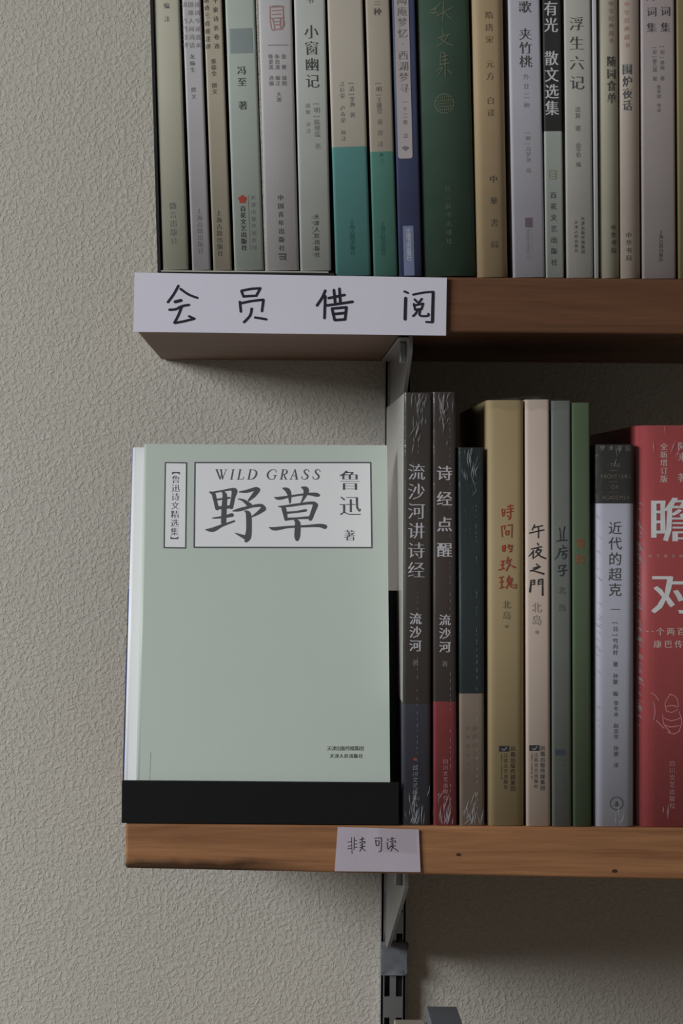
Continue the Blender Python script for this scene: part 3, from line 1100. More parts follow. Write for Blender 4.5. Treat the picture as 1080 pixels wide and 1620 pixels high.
L2 = Book('shrink_wrapped_book', 'dark shrink-wrapped book with bold white title and red lower spine', (684, 723.5), (685.5, 719), 620, 1304,
          paper('cover2', (56, 47, 42), band=(136, 50, 54), band_h=(1304 - 1108) / 3200.0, var=0.2, scale=60), LO_TOP, bulge=0.0003, setback=0.0016, r=0.0012)
L2.vtext('title_lettering', '诗经点醒', 703, 728, 890, 25, INK_WHITE, 'serifbold')
L2.vtext('author_lettering', '流沙河', 703.5, 970, 1034, 19, INK_WHITE, 'serifbold')
L2.vtext('role_lettering', '著', 703.5, 1043, 1057, 10, INK_PALE, 'serif')
L2.vtext('publisher_lettering', '四川文艺出版社', 704.5, 1200, 1266, 8, INK_PINK)
L2.wrap(70, 0, seam=0.0028)

L3 = Book('shrink_wrapped_book', 'shorter dark teal shrink-wrapped book with tan lower spine, next to the red-based one', (727, 766), (724.5, 764), 708, 1303,
          paper('cover3', (31, 40, 42), band=(126, 110, 96), band_h=(1303 - 1094) / 3200.0, var=0.2, scale=60), LO_TOP, bulge=0.0002, setback=0.0016, depth=0.125, r=0.0012)
L3.vtext('title_lettering', '苏轼传', 743, 760, 860, 22, ink('ink_teal_dull', (40, 53, 55)), 'serif')
f = Flat()
L3.vtext('', '林语堂', 743, 930, 975, 12, None, flat=f); f.build('author_lettering', ink('ink_teal_dull', (40, 53, 55)), L3.root, L3.put())
f = Flat()
L3.vtext('', '湖南文艺出版社', 750, 1145, 1240, 9, None, flat=f, style='serif')
L3.vtext('', '长沙新华书店', 739, 1145, 1230, 7, None, flat=f, style='serif')
f.build('publisher_lettering', ink('ink_taupe', (104, 90, 80)), L3.root, L3.put())
L3.wrap(50, 0, seam=0.0026)

def bei_pub(bk, lx, rx, y0, y1, mat, lw=16):
    f = Flat()
    u0, v0 = bk.loc(lx, y0 + 9); u1, v1 = bk.loc(lx + lw, y0)
    f.rect(u0, v0, u1, v1)
    f.build('publisher_logo', mat, bk.root, bk.put(0.0001))
    f = Flat()
    f.stroke([bk.loc(lx + 5, y0 + 4.5) + (1.4 * k,), bk.loc(lx + 8, y0 + 7) + (1.4 * k,), bk.loc(lx + 12, y0 + 2) + (1.4 * k,)])
    f.build('logo_mark', INK_PALE, bk.root, bk.put(0.0002))
    f = Flat()
    bk.vtext('', '凤凰出版传媒集团', rx, y0, y1, 8.5, None, flat=f)
    bk.vtext('', '江苏文艺出版社', lx + lw * .66, y0 + 11, y1 - 3, 7, None, flat=f)
    bk.vtext('', 'JIANGSU LITERATURE ART', lx + 4, y0 + 11, y0 + 54, 3.2, None, flat=f)
    f.build('publisher_lettering', mat, bk.root, bk.put())

L4 = Book('hardback_book', 'wide olive-tan hardback with rust-red brushed title on the lower shelf', (771, 829.5), (770.5, 828.5), 633, 1303,
          paper('cover4', (136, 117, 82), rough=0.7, var=0.07), LO_TOP, bulge=0.0006, r=0.0028, hard=True)
L4.strokes('title_lettering', (780, 790), 6.75, [
    [(90, 105), (100, 180)], [(90, 105), (120, 110), (115, 165)], [(95, 140), (115, 138)], [(100, 175), (115, 168)], [(150, 75), (210, 65)], [(180, 55), (175, 105)],
    [(140, 105), (215, 95)], [(140, 140), (210, 125)], [(185, 100), (182, 170), (180, 200), (160, 215)], [(150, 170), (165, 190)],
    [(85, 285), (95, 400)], [(85, 290), (125, 280)], [(120, 285), (118, 320)], [(150, 280), (200, 268)], [(198, 270), (195, 405)], [(130, 340), (165, 335)], [(163, 335), (160, 375)], [(135, 378), (160, 375)], [(130, 345), (135, 378)],
    [(95, 500), (100, 555)], [(95, 500), (125, 490)], [(124, 492), (122, 545)], [(98, 528), (122, 520)], [(100, 555), (122, 548)], [(165, 480), (155, 515)], [(160, 505), (200, 490)], [(198, 492), (190, 545), (172, 560)], [(165, 520), (180, 535)],
    [(80, 665), (115, 655)], [(100, 660), (95, 740)], [(75, 700), (110, 690)], [(55, 755), (115, 735)], [(155, 615), (135, 680)], [(145, 655), (190, 640)], [(178, 645), (165, 700), (135, 760)], [(150, 680), (180, 700), (225, 725, 20)],
    [(60, 835), (105, 825)], [(85, 830), (85, 940)], [(65, 885), (105, 875)], [(65, 950), (110, 935)], [(165, 815), (152, 845)], [(145, 850), (148, 890)], [(145, 850), (198, 840)], [(196, 842), (190, 885)], [(150, 890), (190, 885)], [(150, 870), (190, 862)],
    [(165, 890), (135, 950)], [(180, 885), (182, 930), (235, 945), (238, 905)], [(195, 910), (215, 915)]], INK_RED, 11)
f = Flat()
L4.vtext('', '北岛', 801, 948, 982, 14, None, flat=f, style='serif')
u, v = L4.loc(801, 991); f.disc(u, v, 2.6 * k)
f.build('author_lettering', ink('ink_olive_grey', (98, 86, 62)), L4.root, L4.put())
bei_pub(L4, 789, 811, 1180, 1252, INK_BLACK)

L5 = Book('hardback_book', 'pinkish-beige hardback with black brushed title between the tan and grey-green books', (832, 871.5), (831, 868.5), 632, 1303,
          paper('cover5', (166, 148, 134), rough=0.7, var=0.05), LO_TOP, bulge=0.0003, r=0.0012, hard=True)
L5.strokes('title_lettering', (780, 790), 6.75, [
    [(440, 272), (415, 325)], [(425, 302), (525, 280)], [(385, 360), (450, 345), (540, 325)], [(480, 295), (482, 350), (480, 410)],
    [(470, 468), (482, 490)], [(405, 530), (460, 518), (515, 505)], [(430, 545), (405, 580), (375, 610, 6)], [(425, 570), (422, 630)], [(480, 520), (450, 565)], [(465, 545), (510, 540), (475, 590), (430, 625, 6)], [(460, 560), (500, 605, 16), (555, 630, 18)],
    [(458, 690), (475, 705)], [(425, 735), (500, 715), (450, 745), (395, 765)], [(400, 758), (470, 775, 16), (535, 795, 20)],
    [(400, 865, 12), (398, 920, 16), (390, 985, 22)], [(400, 868), (440, 862)], [(438, 865), (436, 910)], [(405, 888, 8), (436, 885, 8)], [(408, 910, 8), (438, 908, 8)], [(480, 860), (478, 910)], [(480, 862), (525, 850)], [(525, 850, 12), (524, 930, 14), (524, 1022, 18)], [(482, 882, 8), (520, 878, 8)], [(482, 905, 8), (520, 902, 8)]],
    INK_BLACK, 13)
f = Flat()
L5.vtext('', '北岛', 848.5, 951, 991, 17, None, flat=f)
u, v = L5.loc(849, 1000); f.disc(u, v, 3 * k)
f.build('author_lettering', ink('ink_taupe_l', (124, 110, 102)), L5.root, L5.put())
bei_pub(L5, 837, 858, 1179, 1251, INK_BLACK)

L6 = Book('hardback_book', 'narrow grey-green hardback with faint dark brushed title', (873.5, 904), (871.5, 903), 634, 1304,
          paper('cover6', (88, 92, 85), rough=0.75, var=0.12), LO_TOP, bulge=0.0003, r=0.0010, hard=True)
L6.strokes('title_lettering', (780, 790), 6.75, [
    [(705, 305), (712, 345)], [(762, 292), (750, 345)], [(715, 360), (718, 435)], [(748, 350), (748, 435)], [(675, 445), (730, 438), (785, 435)],
    [(740, 490), (748, 508)], [(700, 530), (780, 515)], [(710, 535), (690, 600), (655, 640, 6)], [(720, 560), (790, 548)], [(750, 560), (735, 600)], [(735, 590), (778, 583), (760, 632), (735, 625)],
    [(700, 715), (700, 740)], [(700, 712), (768, 702), (738, 742)], [(738, 740), (750, 775), (742, 808), (712, 812)], [(690, 770), (780, 755)]], ink('ink_slate', (46, 50, 60)), 13)
L6.vtext('author_lettering', '北岛', 888.5, 920, 975, 13, ink('ink_slate_l', (74, 78, 74)))
f = Flat(); u0, v0 = L6.loc(878, 1195); u1, v1 = L6.loc(893, 1186); f.rect(u0, v0, u1, v1)
f.build('publisher_logo', ink('ink_slate', (46, 50, 60)), L6.root, L6.put())
L6.vtext('publisher_lettering', '江苏文艺出版社', 890, 1198, 1250, 7.5, ink('ink_slate_l', (74, 78, 74)))

L7 = Book('hardback_book', 'narrow moss green hardback with small orange-red title', (906, 936), (904.5, 933), 637, 1305,
          paper('cover7', (66, 79, 56), rough=0.75, var=0.14), LO_TOP, bulge=0.0003, r=0.0010, hard=True)
L7.vtext('title_lettering', '青灯', 918, 847, 897, 16, ink('ink_orange', (132, 62, 40)), 'serifbold')
L7.vtext('publisher_lettering', '江苏文艺出版社', 920, 1232, 1280, 7.5, ink('ink_moss_d', (50, 60, 44)))

L8 = Book('shrink_wrapped_book', 'pale lavender shrink-wrapped book with black headband area and gold english capitals', (940.5, 1003), (942, 1003), 703, 1308,
          paper('cover8', (156, 156, 168), band2=(44, 43, 42), band2_h=(1308 - 796) / 3200.0, var=0.03), LO_TOP, bulge=0.0004, r=0.0032, setback=0.0016)
L8.vtext('title_lettering', '近代的超克', 972.5, 823, 945, 22, INK_DARK, 'sans')
f = Flat()
f.stroke(rel(L8, ((966, 964), (980, 964)), 1.0))
L8.vtext('', '[日]竹内好 著 孙歌 编', 973, 981, 1102, 8.5, None, flat=f)
L8.vtext('', '李冬木 赵京华 孙歌 译', 974, 1108, 1215, 8.5, None, flat=f)
f.build('author_lettering', INK_DARK, L8.root, L8.put())
f = Flat()
kk = CAM_D / FPX
def htext(f, bk, text, pcx, py, size, adv, style='sans', shear=0.0, put_loc=None):
    n = len(text)
    for i, ch in enumerate(text):
        u, v = bk.loc(pcx + (i - (n - 1) / 2) * adv, py)
        f.glyph(ch, u, v, size * kk, size * kk, style, shear)
for t, py, s, a in (('THE', 736, 9, 6.0), ('FRONTIERS', 753.5, 9, 5.4), ('OF', 770.5, 9, 6.5), ('ACADEMIA', 787, 9, 5.6)):
    htext(f, L8, t, 974 if len(t) > 4 else 973, py, s, a, 'thin')
for py in (744.5, 762, 778.5):
    f.stroke(rel(L8, ((949, py), (1000, py)), 0.5))
f.build('series_lettering', ink('ink_gold_dark', (100, 94, 80)), L8.root, L8.put())
f = Flat(); htext(f, L8, '学术前沿', 973, 709, 9, 13.5, 'sans'); f.build('series_name_lettering', INK_PALE, L8.root, L8.put())
f = Flat(); u, v = L8.loc(975, 1271)
f.ring(u, v, 9.3 * k, 10.8 * k)
f.disc(u, v + .5 * k, 2.6 * k, 8)
f.poly([(u - 5 * k, v - 3 * k), (u, v - 1 * k), (u + 5 * k, v - 3 * k), (u, v - 5 * k)])
f.build('publisher_logo', INK_DARK, L8.root, L8.put())
L8.wrap(7, 26, seam=None)

L9 = Book('shrink_wrapped_book', 'wide red shrink-wrapped book with large white title at the right edge', (1009, 1142), (1008, 1142), 673, 1309,
          paper('cover9', (152, 58, 60), var=0.05), LO_TOP, bulge=0.0010, r=0.0065, hard=True, setback=0.0018, depth=0.15)
f = Flat()
L9.vtext('', '瞻', 1064, 784, 860, 76, None, flat=f, style='serifbold')
L9.vtext('', '对', 1066, 899, 973, 76, None, flat=f, style='serifbold')
f.build('title_lettering', ink('ink_white_bright', (196, 190, 196)), L9.root, L9.put())
f = Flat()
L9.vtext('', '全新增订版', 1050, 700, 764, 12, None, flat=f, style='serifbold')
L9.vtext('', '阿来 著', 1079, 698, 764, 15, None, flat=f, style='serifbold')
f.build('edition_lettering', ink('ink_cream', (176, 150, 140)), L9.root, L9.put())
f = Flat()
htext(f, L9, '终于融化的铁疙瘩', 1071, 879.5, 5.5, 12)
f.build('divider_lettering', ink('ink_cream', (176, 150, 140)), L9.root, L9.put())
f = Flat()
htext(f, L9, '一个两百年的', 1069, 999, 13, 16.5, 'serifbold')
f.build('subtitle_lettering', ink('ink_cream', (176, 150, 140)), L9.root, L9.put())
f = Flat()
htext(f, L9, '康巴传奇', 1065, 1019, 13, 16.5, 'serifbold')
f.build('subtitle_lettering', ink('ink_cream', (176, 150, 140)), L9.root, L9.put())
L9.vtext('publisher_lettering', '四川文艺出版社', 1063, 1202, 1280, 9.5, INK_PINK)
f = Flat()
for s in (((1060, 1098), (1052, 1112), (1054, 1126)), ((1060, 1098), (1070, 1104), (1073, 1118)), ((1054, 1124), (1062, 1127), (1072, 1122)), ((1053, 1118), (1062, 1116), (1071, 1118)),
          ((1048, 1130), (1050, 1146), (1060, 1158)), ((1074, 1126), (1078, 1142), (1074, 1156)), ((1050, 1136), (1062, 1140), (1076, 1136)), ((1056, 1158), (1066, 1161), (1075, 1156)),
          ((1030, 1096), (1036, 1100), (1042, 1108)), ((1034, 1110), (1036, 1126), (1034, 1138)), ((1038, 1140), (1046, 1148), (1050, 1152)), ((1052, 1147), (1060, 1150), (1074, 1148))):
    f.stroke(rel(L9, s, 1.8))
f.build('line_drawing', ink('ink_rose', (170, 96, 100)), L9.root, L9.put())
L9.wrap(10, 80, seam=None)

# clear film gathered over the four narrow hardbacks
top = [(770, 632), (785, 631), (800, 629.5), (815, 629), (830, 628.5), (840, 626.5), (846, 625.5), (853, 627), (865, 628.5), (880, 629.5), (892, 631), (901, 634)]
bm = bmesh.new()
rows = []
for j in range(6):
    y = 0.0008 + 0.022 * j
    row = []
    for i, (px, py) in enumerate(top):
        q = P(px, py, 0.0016)
        row.append(bm.verts.new((q.x, y, q.z + 0.0004 + 0.0004 * noise.noise(Vector((i * .7, j * .9, 1))))))
    rows.append(row)
front = [bm.verts.new((r.co.x, 0.0006, P(400 + i, 640, 0).z - 0.0012 + 0.001 * math.sin(i * 2.1))) for i, r in enumerate(rows[0])]
rows.insert(0, front)
for a, b in zip(rows, rows[1:]):
    for i in range(len(top) - 1):
        bm.faces.new((a[i], a[i + 1], b[i + 1], b[i]))
fw = link_mesh('plastic_wrap', bm, M_FILM, smooth=True)
tag(fw, 'clear film gathered over the tops of the tan, beige, grey and green hardbacks', 'plastic wrap')

# ------------------------------------------------------------------ black display stand
LEAN = math.radians(14.7)
st = empty('display_stand', 'black book display stand with a front lip at the left end of the lower shelf', 'stand', (0, 0, LO_TOP + 0.0002))
M_BLK = paper('black_acrylic', (17, 17, 18), rough=0.5, var=0.1, spec=0.25)
zb = LO_TOP + 0.0002
lipL, lipR = P(192, 1298, 0.0).x, P(631, 1300, 0.0).x
lip_top = P(400, 1236.5, 0.0).z - zb
bm = bmesh.new(); box(bm, lipL, lipR, 0.0002, 0.0022, 0.0, lip_top, 0.0004, 2)
link_mesh('front_lip', bm, M_BLK, st)
bm = bmesh.new(); box(bm, lipL + 0.0003, lipR - 0.0003, 0.0022, 0.085, 0.0, 0.002, 0.0003, 1)
link_mesh('base_tray', bm, M_BLK, st)
# cover front plane
p0 = Vector((0, 0.0065, P(400, 1236, 0.006).z))
nrm = Vector((0, -math.cos(LEAN), math.sin(LEAN)))     # facing the viewer, leaning back
upv = Vector((0, math.sin(LEAN), math.cos(LEAN)))
# bottom of the books on the tray
zt_ = zb + 0.0022
bt = (zt_ - p0.z) / upv.z
pbot = p0 + upv * bt                                    # point where the cover plane meets the tray


def cover_uv(px, py):
    q = ray_plane(px, py, p0, nrm)
    return q.x, (q - pbot).dot(upv)


gl, _ = cover_uv(215, 1235)
gr, _ = cover_uv(617, 1237)
tl, vt0 = cover_uv(228, 705)
tr, vt1 = cover_uv(612, 703)
TH = 0.011
gw = ((gr - gl) + (tr - tl)) / 2
gcx = (gl + gr) / 2
gtilt = math.atan2((tl + tr) / 2 - gcx, vt0 - cover_uv(215, 1235)[1])
gh = (vt0 + vt1) / 2 - 0.0004


def leaning(name, label, cx, dist, tilt, clear=0.0):
    """Empty whose local x runs along the cover, y into the book, z up the cover"""
    o = empty(name, label, 'book', (0, 0, 0))
    R = Matrix(((1, 0, 0), (0, math.cos(LEAN), math.sin(LEAN)), (0, -math.sin(LEAN), math.cos(LEAN)))) @ Matrix.Rotation(tilt, 3, 'Y')
    org = pbot + Vector((cx, 0, 0)) - nrm * dist
    org.z += 0.0
    org = org + upv * ((zt_ - org.z) / upv.z) + Vector((0, 0, clear))
    o.matrix_world = Matrix.Translation(org) @ R.to_4x4()
    o.location = org
    o.rotation_mode = 'XYZ'
    o.rotation_euler = R.to_euler()
    return o, (Matrix.Translation(org) @ R.to_4x4()).inverted()


clear = 0.0006
gb, ginv = leaning('display_book', 'face-out pale sage green paperback with white title panel on the black stand', gcx, 0.0, gtilt, clear)


def rprof_cover(w, h, th, t, mat, parent, spine_left=True):
    """paperback lying in local xz: front board, rounded spine at left, back board"""
    r = th / 2
    rr_ = 0.0018
    pts = []
    pts.append((w / 2, 0.0))
    pts.append((-w / 2 + rr_, 0.0))
    for i in range(1, 7):
        a = math.pi / 2 * i / 6
        pts.append((-w / 2 + rr_ - rr_ * math.sin(a), rr_ - rr_ * math.cos(a)))
    for i in range(0, 7):
        a = math.pi / 2 * i / 6
        pts.append((-w / 2 + rr_ - rr_ * math.cos(a), th - rr_ + rr_ * math.sin(a)))
    pts.append((w / 2, th))
    inner = [(w / 2, th - t), (-w / 2 + t * 2, th - t), (-w / 2 + t * 2, t), (w / 2, t)]
    prof = pts + inner
    bm = bmesh.new()
    lo = [bm.verts.new((x, y, 0)) for x, y in prof]
    hi = [bm.verts.new((x, y, h)) for x, y in prof]
    m = len(prof)
    for i in range(m):
        bm.faces.new((lo[i], lo[(i + 1) % m], hi[(i + 1) % m], hi[i]))
    n = len(pts)
    for loop in (lo, hi):
        o_, i_ = loop[:n], loop[n:]
        bm.faces.new((o_[0], o_[1], i_[2], i_[3]))
        bm.faces.new([i_[2]] + o_[1:n - 1] + [i_[1]])
        bm.faces.new((i_[1], o_[n - 2], o_[n - 1], i_[0]))
    bmesh.ops.recalc_face_normals(bm, faces=bm.faces[:])
    o = link_mesh('cover', bm, mat, parent)
    for p in o.data.polygons:
        p.use_smooth = abs(p.normal.z) < 0.5 and p.normal.x < -0.02 and len(p.vertices) == 4
    bm = bmesh.new()
    box(bm, -w / 2 + 0.0012, w / 2 - 0.0005, t * 1.3, th - t * 1.3, 0.0003, h - 0.0003)
    link_mesh('page_block', bm, M_PAGES, parent)


M_SAGE = paper('sage_green_cover', (154, 163, 153), rough=0.42, var=0.02, spec=0.35)
rprof_cover(gw, gh, TH, 0.0004, M_SAGE, gb)


def gloc(px, py):
    q = ginv @ ray_plane(px, py, p0, nrm)
    return q.x, q.z


def gput(eps):
    return lambda u, v: Vector((u, -eps, v))


M_PANEL = paper('white_panel', (186, 186, 190), rough=0.45, var=0.01)
INK_SOFT = ink('soft_black_ink', (68, 68, 72))
def quad_frame(pts, wpx, name_panel, name_frame):
    q = [gloc(*p) for p in pts]
    f = Flat(); f.poly(q)
    f.build(name_panel, M_PANEL, gb, gput(0.00006))
    f = Flat()
    for i in range(4):
        a, b = q[i], q[(i + 1) % 4]
        f.stroke([(a[0], a[1], wpx * k), (b[0], b[1], wpx * k)])
    f.build(name_frame, INK_SOFT, gb, gput(0.00012))


quad_frame([(307, 866), (588, 866.5), (586, 732), (308.5, 732)], 2.3, 'title_panel', 'title_frame')
quad_frame([(259.5, 866.5), (293.5, 867), (295, 732.5), (261.5, 732)], 2.0, 'series_panel', 'series_frame')

YE = [
    [(60, 97, 10), (90, 112, 26), (105, 170, 24), (120, 230, 26)],
    [(75, 102, 14), (160, 86, 12), (245, 72, 18)], [(250, 78, 30), (262, 90, 38), (250, 140, 28), (235, 220, 26)],
    [(115, 158, 12), (220, 143, 14)], [(118, 226, 22), (235, 215, 22)],
    [(165, 95, 14), (182, 125, 30), (176, 240, 34), (172, 345, 34)],
    [(84, 308, 8), (160, 300, 16), (240, 283, 26)],
    [(27, 402, 5), (85, 402, 30), (160, 368, 18), (260, 332, 12)],
    [(300, 95, 8), (360, 90, 22), (430, 70, 24), (450, 78, 34)], [(450, 80, 32), (415, 125, 28), (375, 165, 12)],
    [(292, 152, 7), (335, 165, 18), (385, 205, 32)],
    [(247, 250, 7), (300, 240, 22), (400, 213, 18), (475, 205, 22), (497, 230, 34)], [(497, 232, 34), (450, 268, 22), (400, 298, 7)],
    [(345, 250, 8), (374, 278, 34), (378, 400, 36), (368, 465, 42), (356, 492, 24)], [(368, 472, 36), (325, 455, 22), (270, 431, 5)]]
CAO = [
    [(587, 140, 7), (625, 147, 22), (720, 130, 14), (850, 112, 16), (925, 118, 28), (945, 122, 20)],
    [(654, 65, 9), (690, 80, 32), (708, 120, 26), (712, 185, 10)], [(810, 58, 12), (842, 75, 38), (836, 118, 26), (802, 186, 7)],
    [(620, 214, 7), (700, 208, 16), (850, 187, 18), (905, 187, 24), (922, 203, 32)], [(920, 203, 34), (902, 250, 30), (878, 315, 26)],
    [(640, 216, 12), (662, 232, 30), (680, 318, 22)], [(685, 265, 16), (760, 258, 14), (840, 245, 18)],
    [(682, 316, 20), (780, 309, 14), (888, 302, 22)],
    [(545, 384, 6), (590, 395, 24), (700, 380, 16), (850, 373, 16), (950, 368, 24), (995, 378, 32)],
    [(752, 325, 14), (774, 350, 36), (771, 450, 38), (770, 480, 26)]]
for nm, data in (('title_character', YE), ('title_character', CAO)):
    f = Flat()
    for s in data:
        f.stroke([gloc(320 + x / 5.143, 760 + y / 5.143) + (max(w_ * 1.3, 9) / 5.143 * k,) for x, y, w_ in s])
    f.build(nm, INK_SOFT, gb, gput(0.00013))

# WILD GRASS in slanted serif capitals, zoom frame origin (330,735) scale 5.684
LET = [
    [(72, 48, 13), (102, 130, 11)], [(102, 130, 4), (118, 72, 4)], [(110, 48, 13), (124, 130, 11)], [(124, 130, 4), (155, 48, 4)], [(60, 47, 4), (85, 47, 4)], [(98, 47, 4), (122, 47, 4)], [(145, 47, 4), (167, 47, 4)],
    [(220, 48, 11), (203, 132, 11)], [(207, 47, 4), (234, 47, 4)], [(190, 133, 4), (217, 133, 4)],
    [(283, 48, 11), (266, 132, 11)], [(270, 47, 4), (298, 47, 4)], [(252, 133, 4), (305, 133, 4), (313, 112, 4)],
    [(375, 48, 11), (358, 132, 11)], [(362, 47, 4), (395, 47, 5), (425, 62, 11), (425, 95, 13), (402, 126, 9), (375, 133, 4), (345, 133, 4)],
    [(606, 72, 4), (598, 50, 5), (575, 46, 5), (545, 62, 9), (528, 95, 13), (540, 126, 9), (565, 134, 5), (590, 126, 6), (597, 100, 10)], [(580, 98, 4), (612, 98, 4)],
    [(668, 48, 11), (651, 132, 11)], [(655, 47, 4), (685, 46, 5), (702, 58, 10), (698, 78, 9), (680, 90, 5), (662, 91, 4)], [(675, 91, 7), (690, 128, 11), (700, 133, 6)], [(637, 133, 4), (664, 133, 4)],
    [(775, 46, 4), (735, 131, 4)], [(775, 46, 9), (790, 131, 13)], [(750, 103, 4), (787, 103, 4)], [(725, 133, 4), (748, 133, 4)], [(776, 133, 4), (802, 133, 4)],
    [(900, 68, 4), (893, 49, 5), (875, 46, 6), (858, 60, 10), (868, 82, 12), (888, 102, 12), (882, 125, 9), (860, 134, 5), (840, 128, 5), (835, 108, 4)],
    [(1000, 68, 4), (993, 49, 5), (975, 46, 6), (958, 60, 10), (968, 82, 12), (988, 102, 12), (982, 125, 9), (960, 134, 5), (940, 128, 5), (935, 108, 4)]]
f = Flat()
for s in LET:
    f.stroke([gloc(330 + x / 5.684, 735 + y / 5.684) + (w_ * 1.15 / 5.684 * k,) for x, y, w_ in s])
f.build('english_title', INK_SOFT, gb, gput(0.00013))


def gtext(f, text, px, py0, py1, size, style='serif'):
    n = len(text)
    for i, ch in enumerate(text):
        u, v = gloc(px[0] + (px[1] - px[0]) * (i + .5) / n, py0 + (py1 - py0) * (i + 0.5) / n)
        f.glyph(ch, u, v, size * k, size * k, style, rot=-math.pi / 2 if ch in '【】' else 0)


f = Flat()
gtext(f, '鲁迅', (553, 554), 740, 820, 37, 'serif')
gtext(f, '著', (553, 553), 836, 858, 20, 'serif')
f.build('author_name', INK_SOFT, gb, gput(0.00013))
f = Flat(); gtext(f, '【鲁迅诗文精选集】', (278.5, 275.5), 738, 862, 14.5, 'serif')
f.build('series_name', INK_SOFT, gb, gput(0.00013))
f = Flat()
for t, xa_, xb2, py, s in (('天津出版传媒集团', 517, 575, 1184, 8), ('天津人民出版社', 521, 574, 1196, 7)):
    for i, ch in enumerate(t):
        u, v = gloc(xa_ + (xb2 - xa_) * (i + .5) / len(t), py)
        f.glyph(ch, u, v, s * k, s * k, 'serifbold' if py > 1190 else 'sans')
f.build('publisher_name', INK_DARK, gb, gput(0.00013))
# crease beside the spine
f = Flat()
f.stroke([gloc(236.5, 1234) + (0.5 * k,), gloc(238.5, 1190) + (0.4 * k,)])
f.build('cover_crease', INK_PALE, gb, gput(0.00008))

# white book behind
wl = -0.0782
WB_D = TH + 0.0008
M_LAV = paper('lavender_white_cover', (186, 190, 216), rough=0.4, var=0.02)
wb, _ = leaning('display_book', 'white paperback mostly hidden behind the face-out green book, left edge showing', wl + 0.0632, WB_D, gtilt * 0.9, 0.0006)
rprof_cover(0.1264, gh * 0.992, 0.009, 0.0004, M_LAV, wb)
bm = bmesh.new()
box(bm, -0.0632 - 0.0003, -0.0632 + 0.0001, 0.002, 0.007, 0.001, gh * 0.99)
bs = link_mesh('blue_spine_print', bm, paper('blue_spine', (70, 84, 150), rough=0.4), wb)
bs['label'] = 'narrow blue spine'
# stand back panel, same lean
bp_, _ = leaning('x', 'x', 0, 0, 0)
pm = bp_.matrix_world.copy()
bpy.data.objects.remove(bp_)
bm = bmesh.new()
xL, xR = -0.0798, P(634, 1000, 0.03).x
d0 = WB_D + 0.0105
box(bm, xL, xR, d0, d0 + 0.002, 0.0015, 0.121, 0.0004, 1)
for v in bm.verts:
    v.co = pm @ v.co - Vector((0, 0, zb))
for v in bm.verts:
    v.co.z = max(v.co.z, 0.0006)
link_mesh('back_panel', bm, M_BLK, st)
# rear strut
bm = bmesh.new()
top = pm @ Vector((-0.01, d0 + 0.002, 0.08)) - Vector((0, 0, zb))
prism(bm, [Vector((-0.02, top.y, top.z)), Vector((-0.02, top.y + 0.002, top.z)), Vector((-0.02, 0.084, 0.002)), Vector((-0.02, 0.082, 0.002))], Vector((0.02, 0, 0)))
link_mesh('rear_strut', bm, M_BLK, st)

# ------------------------------------------------------------------ paper signs
def sheet(name, label, corners, y, th, mat, warp=0.0, nx=14, nz=6):
    bm = bmesh.new()
    (tlc, trc, brc, blc) = [P(a, b, y) for a, b in corners]
    org = (tlc + trc + brc + blc) / 4
    grids = []
    for off in (0.0, -th):
        rows = []
        for j in range(nz + 1):
            row = []
            for i in range(nx + 1):
                s, t = i / nx, j / nz
                p = (tlc * (1 - s) + trc * s) * (1 - t) + (blc * (1 - s) + brc * s) * t
                p = p + Vector((0, off - warp * (0.5 + 0.5 * noise.noise(Vector((s * 3, t * 2, 3.1)))), 0))
                row.append(bm.verts.new(p - org))
            rows.append(row)
        grids.append(rows)
        for a, b in zip(rows, rows[1:]):
            for i in range(nx):
                bm.faces.new((a[i], b[i], b[i + 1], a[i + 1]))
    B_, F__ = grids
    rim = lambda g: g[0][:] + [r[-1] for r in g[1:]] + g[-1][-2::-1] + [r[0] for r in g[-2:0:-1]]
    rb, rf = rim(B_), rim(F__)
    for i in range(len(rb)):
        j = (i + 1) % len(rb)
        bm.faces.new((rb[i], rb[j], rf[j], rf[i]))
    bmesh.ops.recalc_face_normals(bm, faces=bm.faces[:])
    root = empty(name, label, 'sign', org)
    o = link_mesh('sheet', bm, mat, root, smooth=False)
    return root, org


def stroke_on(root, org, y, name, org_px, sc, data, wdef, mat):
    f = Flat()
    for s in data:
        pts = []
        for p in s:
            q = P(org_px[0] + p[0] / sc, org_px[1] + p[1] / sc, y)
            pts.append((q.x, q.z, (p[2] if len(p) > 2 else wdef) / sc * k))
        f.stroke(pts)
    return f.build(name, mat, root, lambda u, v: Vector((u, y, v)) - org)


M_SIGN = paper('white_card', (180, 176, 198), rough=0.5, var=0.02)
sg, so = sheet('card_sign', 'long white card sign with four handwritten black characters on the upper shelf edge',
               [(213, 431.5), (706.5, 439.5), (705, 531), (211, 525)], -0.0012, 0.0007, M_SIGN)
ys = -0.0012 - 0.0009
stroke_on(sg, so, ys, 'handwritten_character', (250, 440), 5.4, [
    [(172, 65), (130, 140), (82, 205)], [(190, 92), (260, 140), (333, 168)], [(144, 202, 26), (194, 190, 26)], [(95, 270), (150, 265), (200, 240), (262, 228)],
    [(200, 245), (170, 320), (138, 380)], [(140, 383), (220, 368), (308, 346)], [(264, 326), (308, 346)]], 20, INK_MARKER)
stroke_on(sg, so, ys, 'handwritten_character', (250, 440), 5.4, [
    [(710, 110), (728, 158)], [(710, 108), (790, 92), (872, 86)], [(870, 88), (836, 152)], [(728, 156), (835, 150)], [(697, 202), (705, 286)], [(702, 215), (800, 195), (898, 184)],
    [(898, 186), (885, 282)], [(798, 260), (783, 320), (732, 376)], [(828, 336), (922, 351)]], 20, INK_MARKER)
